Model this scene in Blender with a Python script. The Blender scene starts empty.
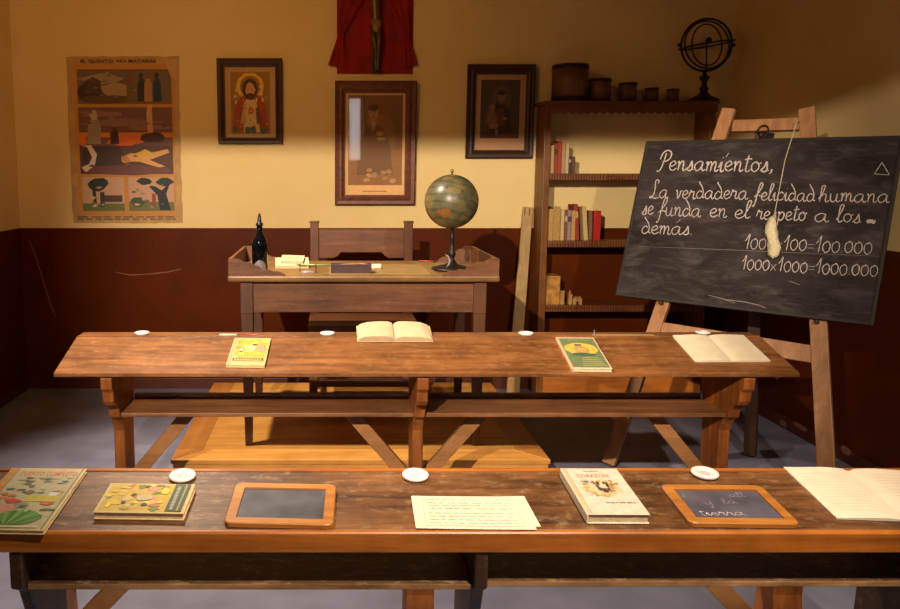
import bpy, bmesh, math, random
from math import sin, cos, pi, radians as R
from mathutils import Vector as V, Matrix
random.seed(7)
SC = bpy.context.scene
COL = SC.collection

# ------------------------------------------------------------------ camera model (a measured camera; used to survey the room)
F, PX, PY, H = 800.0, 330.0, 277.0, 1.5
TH = math.atan(102.0/800.0)
CT, ST = cos(TH), sin(TH)
OC = V((0, 0, H))
def ray(x, y):
    u = (x-PX)/F; v = -(y-PY)/F
    return V((u, CT+v*ST, -ST+v*CT))
def atz(x, y, z):
    r = ray(x, y); return OC+r*((z-H)/r.z)
def aty(x, y, Y):
    r = ray(x, y); return OC+r*(Y/r.y)
def atx(x, y, X):
    r = ray(x, y); return OC+r*(X/r.x)
def onplane(x, y, p0, n):
    r = ray(x, y); return OC+r*((p0-OC).dot(n)/r.dot(n))

# ------------------------------------------------------------------ materials
def lin(c):
    return tuple(((v/255)/12.92 if v/255 <= .04045 else ((v/255+.055)/1.055)**2.4) for v in c)+(1,)
def newmat(name):
    m = bpy.data.materials.new(name); m.use_nodes = True
    nt = m.node_tree; b = nt.nodes['Principled BSDF']
    return m, nt, b
def L(nt, a, b): nt.links.new(a, b)
def mat(name, rgb, rough=.6, var=.15, scale=12, metal=0, bump=0, spec=None, rgb2=None):
    m, nt, b = newmat(name)
    tc = nt.nodes.new('ShaderNodeTexCoord'); nz = nt.nodes.new('ShaderNodeTexNoise')
    nz.inputs['Scale'].default_value = scale; nz.inputs['Detail'].default_value = 5
    L(nt, tc.outputs['Object'], nz.inputs['Vector'])
    cr = nt.nodes.new('ShaderNodeValToRGB'); c = lin(rgb)
    c2 = lin(rgb2) if rgb2 else tuple(x*(1-var) for x in c[:3])+(1,)
    c1 = c if rgb2 else tuple(min(1, x*(1+var*.6)) for x in c[:3])+(1,)
    cr.color_ramp.elements[0].position = .35; cr.color_ramp.elements[1].position = .68
    cr.color_ramp.elements[0].color = c2; cr.color_ramp.elements[1].color = c1
    L(nt, nz.outputs['Fac'], cr.inputs['Fac']); L(nt, cr.outputs['Color'], b.inputs['Base Color'])
    b.inputs['Roughness'].default_value = rough; b.inputs['Metallic'].default_value = metal
    if spec is not None: b.inputs['Specular IOR Level'].default_value = spec
    if bump:
        bp = nt.nodes.new('ShaderNodeBump'); bp.inputs['Strength'].default_value = bump; bp.inputs['Distance'].default_value = .01
        L(nt, nz.outputs['Fac'], bp.inputs['Height']); L(nt, bp.outputs['Normal'], b.inputs['Normal'])
    return m
def wood(name, dark, light, axis='x', rough=.45, grain=1.0, stain=.5, scratch=0, seed=0):
    m, nt, b = newmat(name); N = nt.nodes.new
    tc = N('ShaderNodeTexCoord'); mp = N('ShaderNodeMapping')
    s = {'x': (1.1, 14, 14), 'y': (14, 1.1, 14), 'z': (14, 14, 1.1)}[axis]
    mp.inputs['Scale'].default_value = [q*grain for q in s]; mp.inputs['Location'].default_value = (seed*3.1, seed*1.7, seed)
    L(nt, tc.outputs['Object'], mp.inputs['Vector'])
    n1 = N('ShaderNodeTexNoise'); n1.inputs['Scale'].default_value = 2.2; n1.inputs['Detail'].default_value = 8; n1.inputs['Roughness'].default_value = .65
    n1.inputs['Distortion'].default_value = .5
    L(nt, mp.outputs['Vector'], n1.inputs['Vector'])
    cr = N('ShaderNodeValToRGB'); cr.color_ramp.elements[0].position = .3; cr.color_ramp.elements[1].position = .72
    cr.color_ramp.elements[0].color = lin(dark); cr.color_ramp.elements[1].color = lin(light)
    L(nt, n1.outputs['Fac'], cr.inputs['Fac'])
    n2 = N('ShaderNodeTexNoise'); n2.inputs['Scale'].default_value = 4.5; n2.inputs['Detail'].default_value = 6; n2.inputs['Roughness'].default_value = .7
    L(nt, tc.outputs['Object'], n2.inputs['Vector'])
    c2 = N('ShaderNodeValToRGB'); c2.color_ramp.elements[0].position = .34; c2.color_ramp.elements[1].position = .6
    k = 1-stain
    c2.color_ramp.elements[0].color = (k, k*.95, k*.9, 1); c2.color_ramp.elements[1].color = (1, 1, 1, 1)
    L(nt, n2.outputs['Fac'], c2.inputs['Fac'])
    mx = N('ShaderNodeMix'); mx.data_type = 'RGBA'; mx.blend_type = 'MULTIPLY'; mx.inputs[0].default_value = 1
    L(nt, cr.outputs['Color'], mx.inputs[6]); L(nt, c2.outputs['Color'], mx.inputs[7])
    out = mx.outputs[2]
    if scratch:
        n3 = N('ShaderNodeTexNoise'); n3.inputs['Scale'].default_value = 9; n3.inputs['Detail'].default_value = 9; n3.inputs['Roughness'].default_value = .8
        mp3 = N('ShaderNodeMapping'); mp3.inputs['Scale'].default_value = (2.2, 4.5, 4.5)
        L(nt, tc.outputs['Object'], mp3.inputs['Vector']); L(nt, mp3.outputs['Vector'], n3.inputs['Vector'])
        c3 = N('ShaderNodeValToRGB'); c3.color_ramp.elements[0].position = .53; c3.color_ramp.elements[1].position = .72
        c3.color_ramp.elements[0].color = (0, 0, 0, 1); c3.color_ramp.elements[1].color = (scratch, scratch, scratch, 1)
        L(nt, n3.outputs['Fac'], c3.inputs['Fac'])
        m3 = N('ShaderNodeMix'); m3.data_type = 'RGBA'; L(nt, c3.outputs['Color'], m3.inputs[0])
        L(nt, out, m3.inputs[6]); m3.inputs[7].default_value = lin((200, 165, 120)); out = m3.outputs[2]
    L(nt, out, b.inputs['Base Color'])
    b.inputs['Roughness'].default_value = rough
    bp = N('ShaderNodeBump'); bp.inputs['Strength'].default_value = .25; bp.inputs['Distance'].default_value = .004
    L(nt, n1.outputs['Fac'], bp.inputs['Height']); L(nt, bp.outputs['Normal'], b.inputs['Normal'])
    return m
def printmat(name, rough=.5, grainy=.12, gain=.82):
    m, nt, b = newmat(name); N = nt.nodes.new
    at = N('ShaderNodeVertexColor'); at.layer_name = 'Col'
    tc = N('ShaderNodeTexCoord'); nz = N('ShaderNodeTexNoise'); nz.inputs['Scale'].default_value = 60; nz.inputs['Detail'].default_value = 4
    L(nt, tc.outputs['Object'], nz.inputs['Vector'])
    cr = N('ShaderNodeValToRGB'); cr.color_ramp.elements[0].color = (gain-2*grainy,)*3+(1,); cr.color_ramp.elements[1].color = (gain+.04+grainy,)*3+(1,)
    L(nt, nz.outputs['Fac'], cr.inputs['Fac'])
    mx = N('ShaderNodeMix'); mx.data_type = 'RGBA'; mx.blend_type = 'MULTIPLY'; mx.inputs[0].default_value = 1
    L(nt, at.outputs['Color'], mx.inputs[6]); L(nt, cr.outputs['Color'], mx.inputs[7])
    L(nt, mx.outputs[2], b.inputs['Base Color']); b.inputs['Roughness'].default_value = rough
    return m
def wallmat():
    m, nt, b = newmat('two_tone_plaster'); N = nt.nodes.new
    tc = N('ShaderNodeTexCoord'); sp = N('ShaderNodeSeparateXYZ'); L(nt, tc.outputs['Object'], sp.inputs[0])
    nz = N('ShaderNodeTexNoise'); nz.inputs['Scale'].default_value = 3; nz.inputs['Detail'].default_value = 8
    L(nt, tc.outputs['Object'], nz.inputs['Vector'])
    def ramp(a, c, p0=.3, p1=.7):
        r = N('ShaderNodeValToRGB'); r.color_ramp.elements[0].color = a; r.color_ramp.elements[1].color = c
        r.color_ramp.elements[0].position = p0; r.color_ramp.elements[1].position = p1
        L(nt, nz.outputs['Fac'], r.inputs['Fac']); return r
    up = ramp(lin(WALL_UP[0]), lin(WALL_UP[1])); lo = ramp(lin(WALL_LO[0]), lin(WALL_LO[1]))
    gt = N('ShaderNodeMath'); gt.operation = 'GREATER_THAN'; gt.inputs[1].default_value = DADO; L(nt, sp.outputs['Z'], gt.inputs[0])
    mx = N('ShaderNodeMix'); mx.data_type = 'RGBA'; L(nt, gt.outputs[0], mx.inputs[0])
    L(nt, lo.outputs['Color'], mx.inputs[6]); L(nt, up.outputs['Color'], mx.inputs[7]); L(nt, mx.outputs[2], b.inputs['Base Color'])
    rr = N('ShaderNodeMapRange'); rr.inputs[3].default_value = .42; rr.inputs[4].default_value = .8
    L(nt, gt.outputs[0], rr.inputs[0]); L(nt, rr.outputs[0], b.inputs['Roughness'])
    b.inputs['Specular IOR Level'].default_value = .10
    n2 = N('ShaderNodeTexNoise'); n2.inputs['Scale'].default_value = 25; n2.inputs['Detail'].default_value = 4; L(nt, tc.outputs['Object'], n2.inputs['Vector'])
    bp = N('ShaderNodeBump'); bp.inputs['Strength'].default_value = .12; bp.inputs['Distance'].default_value = .01
    L(nt, n2.outputs['Fac'], bp.inputs['Height']); L(nt, bp.outputs['Normal'], b.inputs['Normal'])
    return m
def boardmat():
    m, nt, b = newmat('chalkboard'); N = nt.nodes.new
    tc = N('ShaderNodeTexCoord')
    def nz(scale, mp, lo, hi, a, c, det=6):
        mpn = N('ShaderNodeMapping'); mpn.inputs['Scale'].default_value = mp; L(nt, tc.outputs['Object'], mpn.inputs['Vector'])
        n = N('ShaderNodeTexNoise'); n.inputs['Scale'].default_value = scale; n.inputs['Detail'].default_value = det; n.inputs['Roughness'].default_value = .65; n.inputs['Distortion'].default_value = .6
        L(nt, mpn.outputs['Vector'], n.inputs['Vector'])
        r = N('ShaderNodeMapRange'); r.inputs[1].default_value = lo; r.inputs[2].default_value = hi; r.inputs[3].default_value = a; r.inputs[4].default_value = c
        L(nt, n.outputs['Fac'], r.inputs[0]); return r.outputs[0]
    def mx(f, A, B):
        q = N('ShaderNodeMix'); q.data_type = 'RGBA'; L(nt, f, q.inputs[0])
        if hasattr(A, 'node'): L(nt, A, q.inputs[6])
        else: q.inputs[6].default_value = A
        q.inputs[7].default_value = B; return q.outputs[2]
    c = mx(nz(2.6, (1, 1.6, 1), .35, .7, 0, 1), lin((38, 30, 29)), lin((66, 56, 56)))
    c = mx(nz(5, (1, 2.6, 1), .5, .78, 0, .75), c, lin((104, 92, 92)))
    c = mx(nz(16, (.5, 3.5, 1), .56, .8, 0, .5), c, lin((120, 108, 106)))
    L(nt, c, b.inputs['Base Color']); b.inputs['Roughness'].default_value = .75; b.inputs['Specular IOR Level'].default_value = .25
    return m
def glassmat():
    m, nt, b = newmat('picture_glass'); N = nt.nodes.new
    tr = N('ShaderNodeBsdfTransparent'); gl = N('ShaderNodeBsdfGlossy'); gl.inputs['Roughness'].default_value = .03
    fr = N('ShaderNodeFresnel'); fr.inputs['IOR'].default_value = 1.45
    ms = N('ShaderNodeMixShader'); L(nt, fr.outputs[0], ms.inputs[0]); L(nt, tr.outputs[0], ms.inputs[1]); L(nt, gl.outputs[0], ms.inputs[2])
    L(nt, ms.outputs[0], nt.nodes['Material Output'].inputs['Surface'])
    return m

DADO = 1.136
WALL_UP = [(236, 207, 144), (242, 214, 154)]
WALL_LO = [(82, 31, 2), (95, 38, 3)]
M = {}
M['wall'] = wallmat()
M['base'] = mat('brown_paint', (88, 34, 14), .5, .2)
M['scratch'] = mat('bare_plaster', (150, 105, 75), .8)
M['floor'] = mat('grey_concrete', (134, 132, 156), .55, .22, 3.5, bump=.08)
M['ceil'] = mat('ceiling_paint', (120, 95, 60), .9, .05)
M['desk_back'] = wood('oak_back_desk', (98, 54, 25), (168, 108, 58), 'x', .38, 1, .45, .4, 1)
M['desk_back_d'] = wood('oak_back_frame', (124, 64, 20), (188, 110, 44), 'z', .5, 1, .4, 0, 2)
M['desk_shelf'] = wood('oak_back_shelf', (104, 60, 32), (164, 106, 62), 'x', .45, 1, .4, .25, 3)
M['brace'] = wood('oak_brace', (150, 100, 58), (190, 132, 80), 'x', .5, 1, .3, 0, 4)
M['desk_front'] = wood('worn_front_desk', (70, 40, 22), (152, 100, 56), 'x', .42, 1, .62, .55, 5)
M['desk_lip'] = wood('front_desk_lip', (146, 78, 22), (204, 120, 40), 'x', .4, 1, .3, .1, 6)
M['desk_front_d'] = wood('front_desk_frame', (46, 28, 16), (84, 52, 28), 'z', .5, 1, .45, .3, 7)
M['desk_front_s'] = wood('front_desk_shelf', (72, 46, 30), (110, 74, 48), 'x', .45, 1, .5, .9, 8)
M['shelf_edge'] = wood('worn_shelf_edge', (112, 72, 40), (206, 156, 104), 'x', .5, 1, .5, .6, 31)
M['plat'] = wood('pine_platform', (190, 128, 52), (226, 164, 84), 'x', .45, .7, .18, 0, 9)
M['plat_b'] = wood('pine_border', (166, 104, 44), (196, 130, 62), 'y', .45, .7, .2, 0, 10)
M['tdesk'] = wood('walnut_desk', (88, 50, 28), (136, 84, 50), 'x', .42, 1, .3, .15, 11)
M['tdesk_top'] = wood('walnut_desktop', (104, 72, 36), (150, 108, 58), 'x', .4, 1, .3, .15, 12)
M['tdesk_z'] = wood('walnut_leg', (80, 46, 27), (116, 72, 44), 'z', .45, 1, .3, 0, 13)
M['chair'] = wood('walnut_chair', (94, 52, 30), (140, 84, 50), 'x', .42, 1, .25, .1, 14)
M['chair_z'] = wood('walnut_chair_post', (94, 52, 30), (138, 84, 50), 'z', .42, 1, .25, .1, 15)
M['case'] = wood('bookcase_wood', (98, 54, 16), (152, 92, 32), 'z', .45, 1, .35, 0, 16)
M['case_x'] = wood('bookcase_shelf', (98, 48, 15), (146, 80, 28), 'x', .45, 1, .35, 0, 17)
M['case_k'] = wood('bookcase_base', (176, 98, 30), (214, 128, 50), 'x', .45, 1, .25, 0, 18)
M['easel'] = wood('easel_beech', (158, 106, 66), (198, 142, 94), 'z', .5, 1, .25, 0, 19)
M['easel_d'] = wood('easel_dark', (60, 36, 20), (86, 54, 30), 'z', .5, 1, .25, 0, 20)
M['plank'] = wood('pale_plank', (172, 136, 86), (204, 168, 112), 'z', .6, 1, .25, 0, 21)
M['measure'] = wood('measure_wood', (96, 60, 34), (132, 86, 50), 'z', .5, 1, .3, 0, 22)
M['frame_dark'] = wood('dark_frame', (46, 20, 7), (74, 35, 13), 'x', .5, 1, .2, 0, 23)
M['frame_red'] = wood('mahogany_frame', (74, 30, 8), (132, 62, 18), 'z', .45, 1, .2, 0, 24)
M['slate_frame'] = wood('slate_frame_wood', (160, 92, 32), (208, 138, 62), 'x', .4, 1, .2, 0, 25)
M['cross'] = wood('cross_wood', (36, 20, 12), (54, 32, 18), 'z', .5, 1, .2, 0, 26)
M['filebox'] = mat('marbled_tan_card', (196, 134, 56), .6, .45, 22)
M['tinywood'] = wood('block_wood', (176, 128, 70), (206, 160, 96), 'z', .6, 1, .2, 0, 27)
M['black_board'] = boardmat()
M['board_edge'] = mat('chalkboard_edge', (44, 34, 30), .6, .3, 20)
M['chalk'] = mat('chalk', (214, 196, 188), .95, .5, 200)
M['chalk_faint'] = mat('faint_chalk', (140, 126, 124), .95, .25, 120)
M['smudge'] = mat('chalk_smudge', (84, 74, 76), .9, .25, 30)
M['slate'] = mat('slate_stone', (58, 56, 62), .55, 0, 14, rgb2=(86, 82, 88))
M['slate2'] = mat('slate_stone_dusty', (96, 88, 98), .6, 0, 12, rgb2=(70, 64, 74))
M['cream'] = mat('cream_paper', (238, 218, 188), .8, .06, 20)
M['cream2'] = mat('aged_paper', (216, 186, 148), .8, .12, 20)
M['pages'] = mat('page_edges', (228, 202, 160), .85, .18, 90)
M['print'] = printmat('printed_paper'); M['print_wall'] = printmat('wall_print', .6, .12, 1.25)
M['ceramic'] = mat('white_porcelain', (240, 228, 222), .22, .05, 10)
M['red'] = mat('red_velvet', (146, 1, 6), .8, .3, 8)
M['bronze'] = mat('dark_bronze', (104, 78, 54), .4, .25, 30, metal=.4)
M['loin'] = mat('pale_bronze', (150, 112, 76), .5, .2, 30)
M['iron'] = mat('blackened_iron', (34, 22, 16), .45, .2, 20, metal=.3)
M['globe'] = None
M['bottle'] = mat('black_glass', (10, 12, 16), .08, .1)
M['tin'] = mat('tin_label', (140, 130, 138), .4, .2, 60, metal=.15)
M['spout'] = mat('bottle_spout', (30, 26, 26), .3, .1)
M['box'] = mat('plum_box', (72, 44, 46), .5, .15, 30)
M['white'] = mat('white_rubber', (226, 214, 196), .7, .1)
M['green'] = mat('green_lacquer', (150, 170, 92), .35, .1)
M['redlac'] = mat('red_lacquer', (170, 64, 52), .35, .1)
M['yellowlac'] = mat('ochre_lacquer', (196, 140, 60), .35, .1)
M['wire'] = mat('steel_wire', (120, 110, 104), .3, .1, metal=.8)
M['cotton'] = mat('cotton_wool', (238, 222, 180), .95, .15, 60, bump=.6)
M['string'] = mat('string', (206, 190, 160), .9)
M['brass'] = mat('old_brass', (150, 112, 60), .35, .2, metal=.7)
M['glass'] = glassmat()
M['hole'] = mat('peg_hole', (28, 16, 10), .9)
def globemat():
    m, nt, b = newmat('globe_map'); N = nt.nodes.new
    tc = N('ShaderNodeTexCoord'); n = N('ShaderNodeTexNoise'); n.inputs['Scale'].default_value = 11; n.inputs['Detail'].default_value = 7; n.inputs['Roughness'].default_value = .6
    L(nt, tc.outputs['Object'], n.inputs['Vector'])
    cr = N('ShaderNodeValToRGB'); e = cr.color_ramp.elements
    e[0].position = .30; e[0].color = lin((72, 68, 50)); e[1].position = .9; e[1].color = lin((120, 76, 36))
    for p, c in ((.46, (84, 80, 58)), (.52, (98, 90, 60)), (.58, (112, 96, 58)), (.66, (124, 96, 52))):
        q = e.new(p); q.color = lin(c)
    L(nt, n.outputs['Fac'], cr.inputs['Fac'])
    w = N('ShaderNodeTexWave'); w.bands_direction = 'Z'; w.inputs['Scale'].default_value = 9; w.inputs['Distortion'].default_value = 3
    L(nt, tc.outputs['Object'], w.inputs['Vector'])
    c2 = N('ShaderNodeValToRGB'); c2.color_ramp.elements[0].color = (.62, .6, .56, 1); c2.color_ramp.elements[0].position = .05; c2.color_ramp.elements[1].position = .4
    c2.color_ramp.elements[1].color = (1, 1, 1, 1); L(nt, w.outputs['Fac'], c2.inputs['Fac'])
    mx = N('ShaderNodeMix'); mx.data_type = 'RGBA'; mx.blend_type = 'MULTIPLY'; mx.inputs[0].default_value = .8
    L(nt, cr.outputs['Color'], mx.inputs[6]); L(nt, c2.outputs['Color'], mx.inputs[7]); L(nt, mx.outputs[2], b.inputs['Base Color'])
    b.inputs['Roughness'].default_value = .36
    return m
M['globe'] = globemat()

# ------------------------------------------------------------------ mesh builder
class MB:
    def __init__(s): s.v = []; s.f = []; s.m = []; s.sm = []; s.c = []
    def add(s, vs, fs, mi=0, smooth=False, mx=None, col=None):
        o = len(s.v)
        for p in vs:
            p = V(p); s.v.append(mx @ p if mx else p)
        for f in fs:
            s.f.append([o+i for i in f]); s.m.append(mi); s.sm.append(smooth); s.c.append(col)
        return s
    def addbm(s, bm, mi=0, smooth=False, mx=None):
        bm.verts.ensure_lookup_table(); bm.verts.index_update()
        s.add([v.co.copy() for v in bm.verts], [[v.index for v in f.verts] for f in bm.faces], mi, smooth, mx); bm.free(); return s
    def box(s, lo, hi, b=.004, mi=0, mx=None):
        bm = bmesh.new(); bmesh.ops.create_cube(bm, size=1)
        lo = V(lo); hi = V(hi); d = hi-lo
        for v in bm.verts: v.co = V((lo.x+(v.co.x+.5)*d.x, lo.y+(v.co.y+.5)*d.y, lo.z+(v.co.z+.5)*d.z))
        b = min(b, .45*min(abs(d.x), abs(d.y), abs(d.z)))
        if b > 1e-5: bmesh.ops.bevel(bm, geom=bm.edges[:], offset=b, segments=2, profile=.6, affect='EDGES')
        return s.addbm(bm, mi, False, mx)
    def beam(s, p, q, w, t, b=.003, mi=0, up=(0, 0, 1), ov=0):   # bar of section w (sideways) x t (along 'up') from p to q
        p = V(p); q = V(q); d = (q-p); ln = d.length; z = d.normalized(); up = V(up)
        x = up.cross(z).normalized(); y = z.cross(x)
        mx = Matrix((x, y, z)).transposed().to_4x4(); mx.translation = p
        return s.box((-w/2, -t/2, -ov), (w/2, t/2, ln+ov), b, mi, mx)
    def prism(s, pts, a, c, axis='x', mi=0, b=0, smooth=False):   # closed 2D profile extruded from a to c along axis
        bm = bmesh.new()
        def P3(u, v, t): return {'x': (t, u, v), 'y': (u, t, v), 'z': (u, v, t)}[axis]
        n = len(pts)
        A = [bm.verts.new(P3(u, v, a)) for u, v in pts]; B = [bm.verts.new(P3(u, v, c)) for u, v in pts]
        bm.faces.new(A); bm.faces.new(B[::-1])
        for i in range(n): bm.faces.new((A[i], B[i], B[(i+1) % n], A[(i+1) % n]))
        bmesh.ops.recalc_face_normals(bm, faces=bm.faces[:])
        if b: bmesh.ops.bevel(bm, geom=[e for e in bm.edges if e.calc_face_angle(0) > .6], offset=b, segments=1, affect='EDGES')
        return s.addbm(bm, mi, smooth)
    def lathe(s, prof, n=32, mi=0, mx=None, close=True):
        vs = []; fs = []; m = len(prof)
        for i in range(n):
            a = 2*pi*i/n
            for r, z in prof: vs.append((r*cos(a), r*sin(a), z))
        for i in range(n):
            j = (i+1) % n
            for k in range(m-1): fs.append((i*m+k, j*m+k, j*m+k+1, i*m+k+1))
        if close:
            if prof[0][0] > 1e-6: fs.append([i*m for i in range(n)][::-1])
            if prof[-1][0] > 1e-6: fs.append([i*m+m-1 for i in range(n)])
        return s.add(vs, fs, mi, True, mx)
    def tube(s, pts, rad, n=10, mi=0, closed=False, sq=1.0, mx=None):
        pts = [V(p) for p in pts]; k = len(pts)
        rs = rad if isinstance(rad, (list, tuple)) else [rad]*k
        vs = []; fs = []; pu = None
        for i, p in enumerate(pts):
            t = (pts[(i+1) % k]-pts[i-1]) if closed else (pts[min(i+1, k-1)]-pts[max(i-1, 0)])
            t.normalize()
            if pu is None:
                pu = t.cross(V((0, 0, 1)) if abs(t.z) < .9 else V((0, 1, 0))).normalized()
            else:
                pu = (pu-t*pu.dot(t)).normalized()
            w = t.cross(pu)
            for j in range(n):
                a = 2*pi*j/n; vs.append(p+pu*cos(a)*rs[i]+w*sin(a)*rs[i]*sq)
        for i in range(k if closed else k-1):
            ii = (i+1) % k
            for j in range(n): fs.append((i*n+j, i*n+(j+1) % n, ii*n+(j+1) % n, ii*n+j))
        if not closed: fs += [list(range(n))[::-1], [(k-1)*n+j for j in range(n)]]
        return s.add(vs, fs, mi, True, mx)
    def sphere(s, c, r, n=24, mi=0, sc=(1, 1, 1)):
        prof = [(r*sin(pi*i/n), -r*cos(pi*i/n)) for i in range(n+1)]
        mx = Matrix.Translation(c) @ Matrix.Diagonal((*sc, 1))
        return s.lathe(prof, n*2, mi, mx, close=False)
    def build(s, name, mats, parent=None, local=False, loc=None):
        me = bpy.data.meshes.new(name)
        off = V((0, 0, 0))
        if not local:
            if parent: off = wloc(parent)
            elif loc is not None: off = V(loc)
        me.from_pydata([p-off for p in s.v], [], s.f)
        if not isinstance(mats, (list, tuple)): mats = [mats]
        for m in mats: me.materials.append(m)
        me.polygons.foreach_set('material_index', s.m); me.polygons.foreach_set('use_smooth', s.sm)
        if any(c is not None for c in s.c):
            ca = me.color_attributes.new('Col', 'FLOAT_COLOR', 'CORNER')
            for p in me.polygons:
                c = s.c[p.index] or (1, 1, 1, 1)
                for li in p.loop_indices: ca.data[li].color = c
        me.validate(); me.update()
        o = bpy.data.objects.new(name, me); COL.objects.link(o)
        if parent: o.parent = parent
        elif loc is not None and not local: o.location = loc
        return o
def wloc(o):
    p = V((0, 0, 0))
    while o: p = p+o.location; o = o.parent
    return p
def tag(o, label, cat, group=None):
    o['label'] = label; o['category'] = cat
    if group: o['group'] = group
    return o
def thing(name, label, cat, loc, mx=None, group=None):
    o = bpy.data.objects.new(name, None); COL.objects.link(o); o.empty_display_size = .05
    if mx is not None: o.matrix_world = mx
    else: o.location = loc
    return tag(o, label, cat, group)
def struct(name, mb, m, parent=None):
    o = mb.build(name, m, parent)
    o['kind'] = 'structure'
    return o

# flat printed pictures: coloured patches on a w x h sheet, (u,v) in 0..1
class Pic:
    def __init__(s, w, h, base, step=.00004, mx=None):
        s.w, s.h, s.mb, s.k, s.step, s.mx = w, h, MB(), 0, step, mx
        s.rect(0, 0, 1, 1, base)
    def _z(s): s.k += 1; return s.k*s.step
    def poly(s, pts, c, z=None):
        z = s._z() if z is None else z
        n = len(pts); cx = sum(p[0] for p in pts)/n; cy = sum(p[1] for p in pts)/n
        area = sum(pts[i][0]*pts[(i+1) % n][1]-pts[(i+1) % n][0]*pts[i][1] for i in range(n))
        if area < 0: pts = pts[::-1]
        s.mb.add([((u-.5)*s.w, (v-.5)*s.h, z) for u, v in pts], [list(range(n))], 0, False, s.mx, lin(c))
    def rect(s, a, b, c, d, col): s.poly([(a, b), (c, b), (c, d), (a, d)], col)
    def blob(s, u, v, ru, rv, c, n=14, rough=.18, rot=0):
        ph = [random.uniform(1-rough, 1+rough) for _ in range(n)]
        pts = []
        for i in range(n):
            a = 2*pi*i/n; x = ru*ph[i]*cos(a); y = rv*ph[i]*sin(a)
            pts.append((min(.999, max(.001, u+x*cos(rot)-y*sin(rot))), min(.999, max(.001, v+x*sin(rot)+y*cos(rot)))))
        s.poly(pts, c)
    def text(s, t, u, v, hh, c, width=None, bold=False):
        cu = bpy.data.curves.new('t', 'FONT'); cu.body = t; cu.size = 1; cu.resolution_u = 2
        if bold: cu.offset = .015
        ob = bpy.data.objects.new('t', cu); COL.objects.link(ob)
        dg = bpy.context.evaluated_depsgraph_get(); dg.update()
        me = bpy.data.meshes.new_from_object(ob.evaluated_get(dg))
        xs = [q.co.x for q in me.vertices]; x0, x1 = min(xs), max(xs)
        sy = hh/.72; sx = (width/(x1-x0)) if width else sy*s.h/s.w
        z = s._z()
        s.mb.add([((u+(q.co.x-x0)*sx-.5)*s.w, (v+q.co.y*sy-.5)*s.h, z) for q in me.vertices], [list(p.vertices) for p in me.polygons], 0, False, s.mx, lin(c))
        bpy.data.objects.remove(ob); bpy.data.curves.remove(cu); bpy.data.meshes.remove(me)
    def lines(s, u0, u1, v0, v1, n, c, th=.012, jit=.1):
        z = s._z()
        for i in range(n):
            v = v1+(v0-v1)*i/max(1, n-1); u = u0
            while u < u1-.02:
                e = min(u1, u+random.uniform(.03, .1)); s.poly([(u, v), (e, v), (e, v+th), (u, v+th)], c, z); u = e+random.uniform(.012, .03)
    def build(s, name, parent, mats=None): return s.mb.build(name, mats or M['print'], parent, local=True)

# ------------------------------------------------------------------ the room
D = atz(300, 388, 0).y
XL = atz(28, 388, 0).x; XR = atz(713, 388, 0).x
ZC = 3.15; YB = -2.6
wb = MB().box((XL-.12, D, 0), (XR+.12, D+.12, ZC), 0)
def ribbon(mb, pts, w, nrm, mi=0):
    pts = [V(p) for p in pts]; vs = []; fs = []
    for i, p in enumerate(pts):
        t = (pts[min(i+1, len(pts)-1)]-pts[max(i-1, 0)]).normalized(); sd = nrm.cross(t)*(w*(.5 if 0 < i < len(pts)-1 else .25))
        vs += [p+sd, p-sd]
        if i: fs.append((2*i-2, 2*i-1, 2*i+1, 2*i))
    mb.add(vs, fs, mi)
yw = D-.0008
for pts, w in (([(29, 240), (34, 252), (40, 270), (46, 290), (51, 305), (56, 318)], .007), ([(115, 272), (130, 275), (150, 274), (168, 272), (181, 269)], .006)):
    ribbon(wb, [aty(x, y, yw) for x, y in pts], w, V((0, -1, 0)), 1)
struct('wall_back', wb, [M['wall'], M['scratch']])
struct('wall_left', MB().box((XL-.12, YB, 0), (XL, D+.02, ZC), 0), M['wall'])
rw = MB().box((XR, YB, 0), (XR+.12, D+.02, ZC), 0)
for a, b in ((.0, .2), (.22, .3), (.36, .44)):
    ribbon(rw, [V((XR-.0008, 3.62-a, .58-.13*a)), V((XR-.0008, 3.62-(a+b)/2, .57-.13*a)), V((XR-.0008, 3.62-b, .58-.15*b))], .006, V((-1, 0, 0)), 1)
for yy, zz, ll in ((4.62, .05, .10), (4.45, .085, .16), (4.22, .08, .12), (4.05, .09, .10), (4.75, .30, .06)):
    n_ = 9; vs = [V((XR-.0152 if zz < .1 else XR-.0008, yy+ll*.5*cos(2*pi*i/n_)*random.uniform(.7, 1.2), max(.004, zz-.02+.022*sin(2*pi*i/n_)*random.uniform(.6, 1.2)))) for i in range(n_)]
    rw.add(vs, [list(range(n_))], 1)
struct('wall_right', rw, [M['wall'], M['scratch']])
struct('floor', MB().box((XL-.12, YB, -.08), (XR+.12, D+.12, 0), 0), M['floor'])
struct('ceiling', MB().box((XL-.12, YB, ZC), (XR+.12, D+.12, ZC+.08), 0), M['ceil'])
struct('baseboard_back', MB().box((XL, D-.014, 0), (XR, D, .075), .004), M['base'])
struct('baseboard_left', MB().box((XL, YB, 0), (XL+.014, D-.014, .075), .004), M['base'])
struct('baseboard_right', MB().box((XR-.014, YB, 0), (XR, D-.014, .075), .004), M['base'])
# added unseen beam, set to cut the spotlights off the upper walls
BEAM = (1.0, 2.447)
struct('trim_1', MB().box((XL, BEAM[0], BEAM[1]), (XR, BEAM[0]+.1, ZC), .006), M['ceil'])

# ------------------------------------------------------------------ school desks
def slope_top(mb, x0, x1, Y0, z0, a, depth, t, lip=0, strip=0):
    pass
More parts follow.
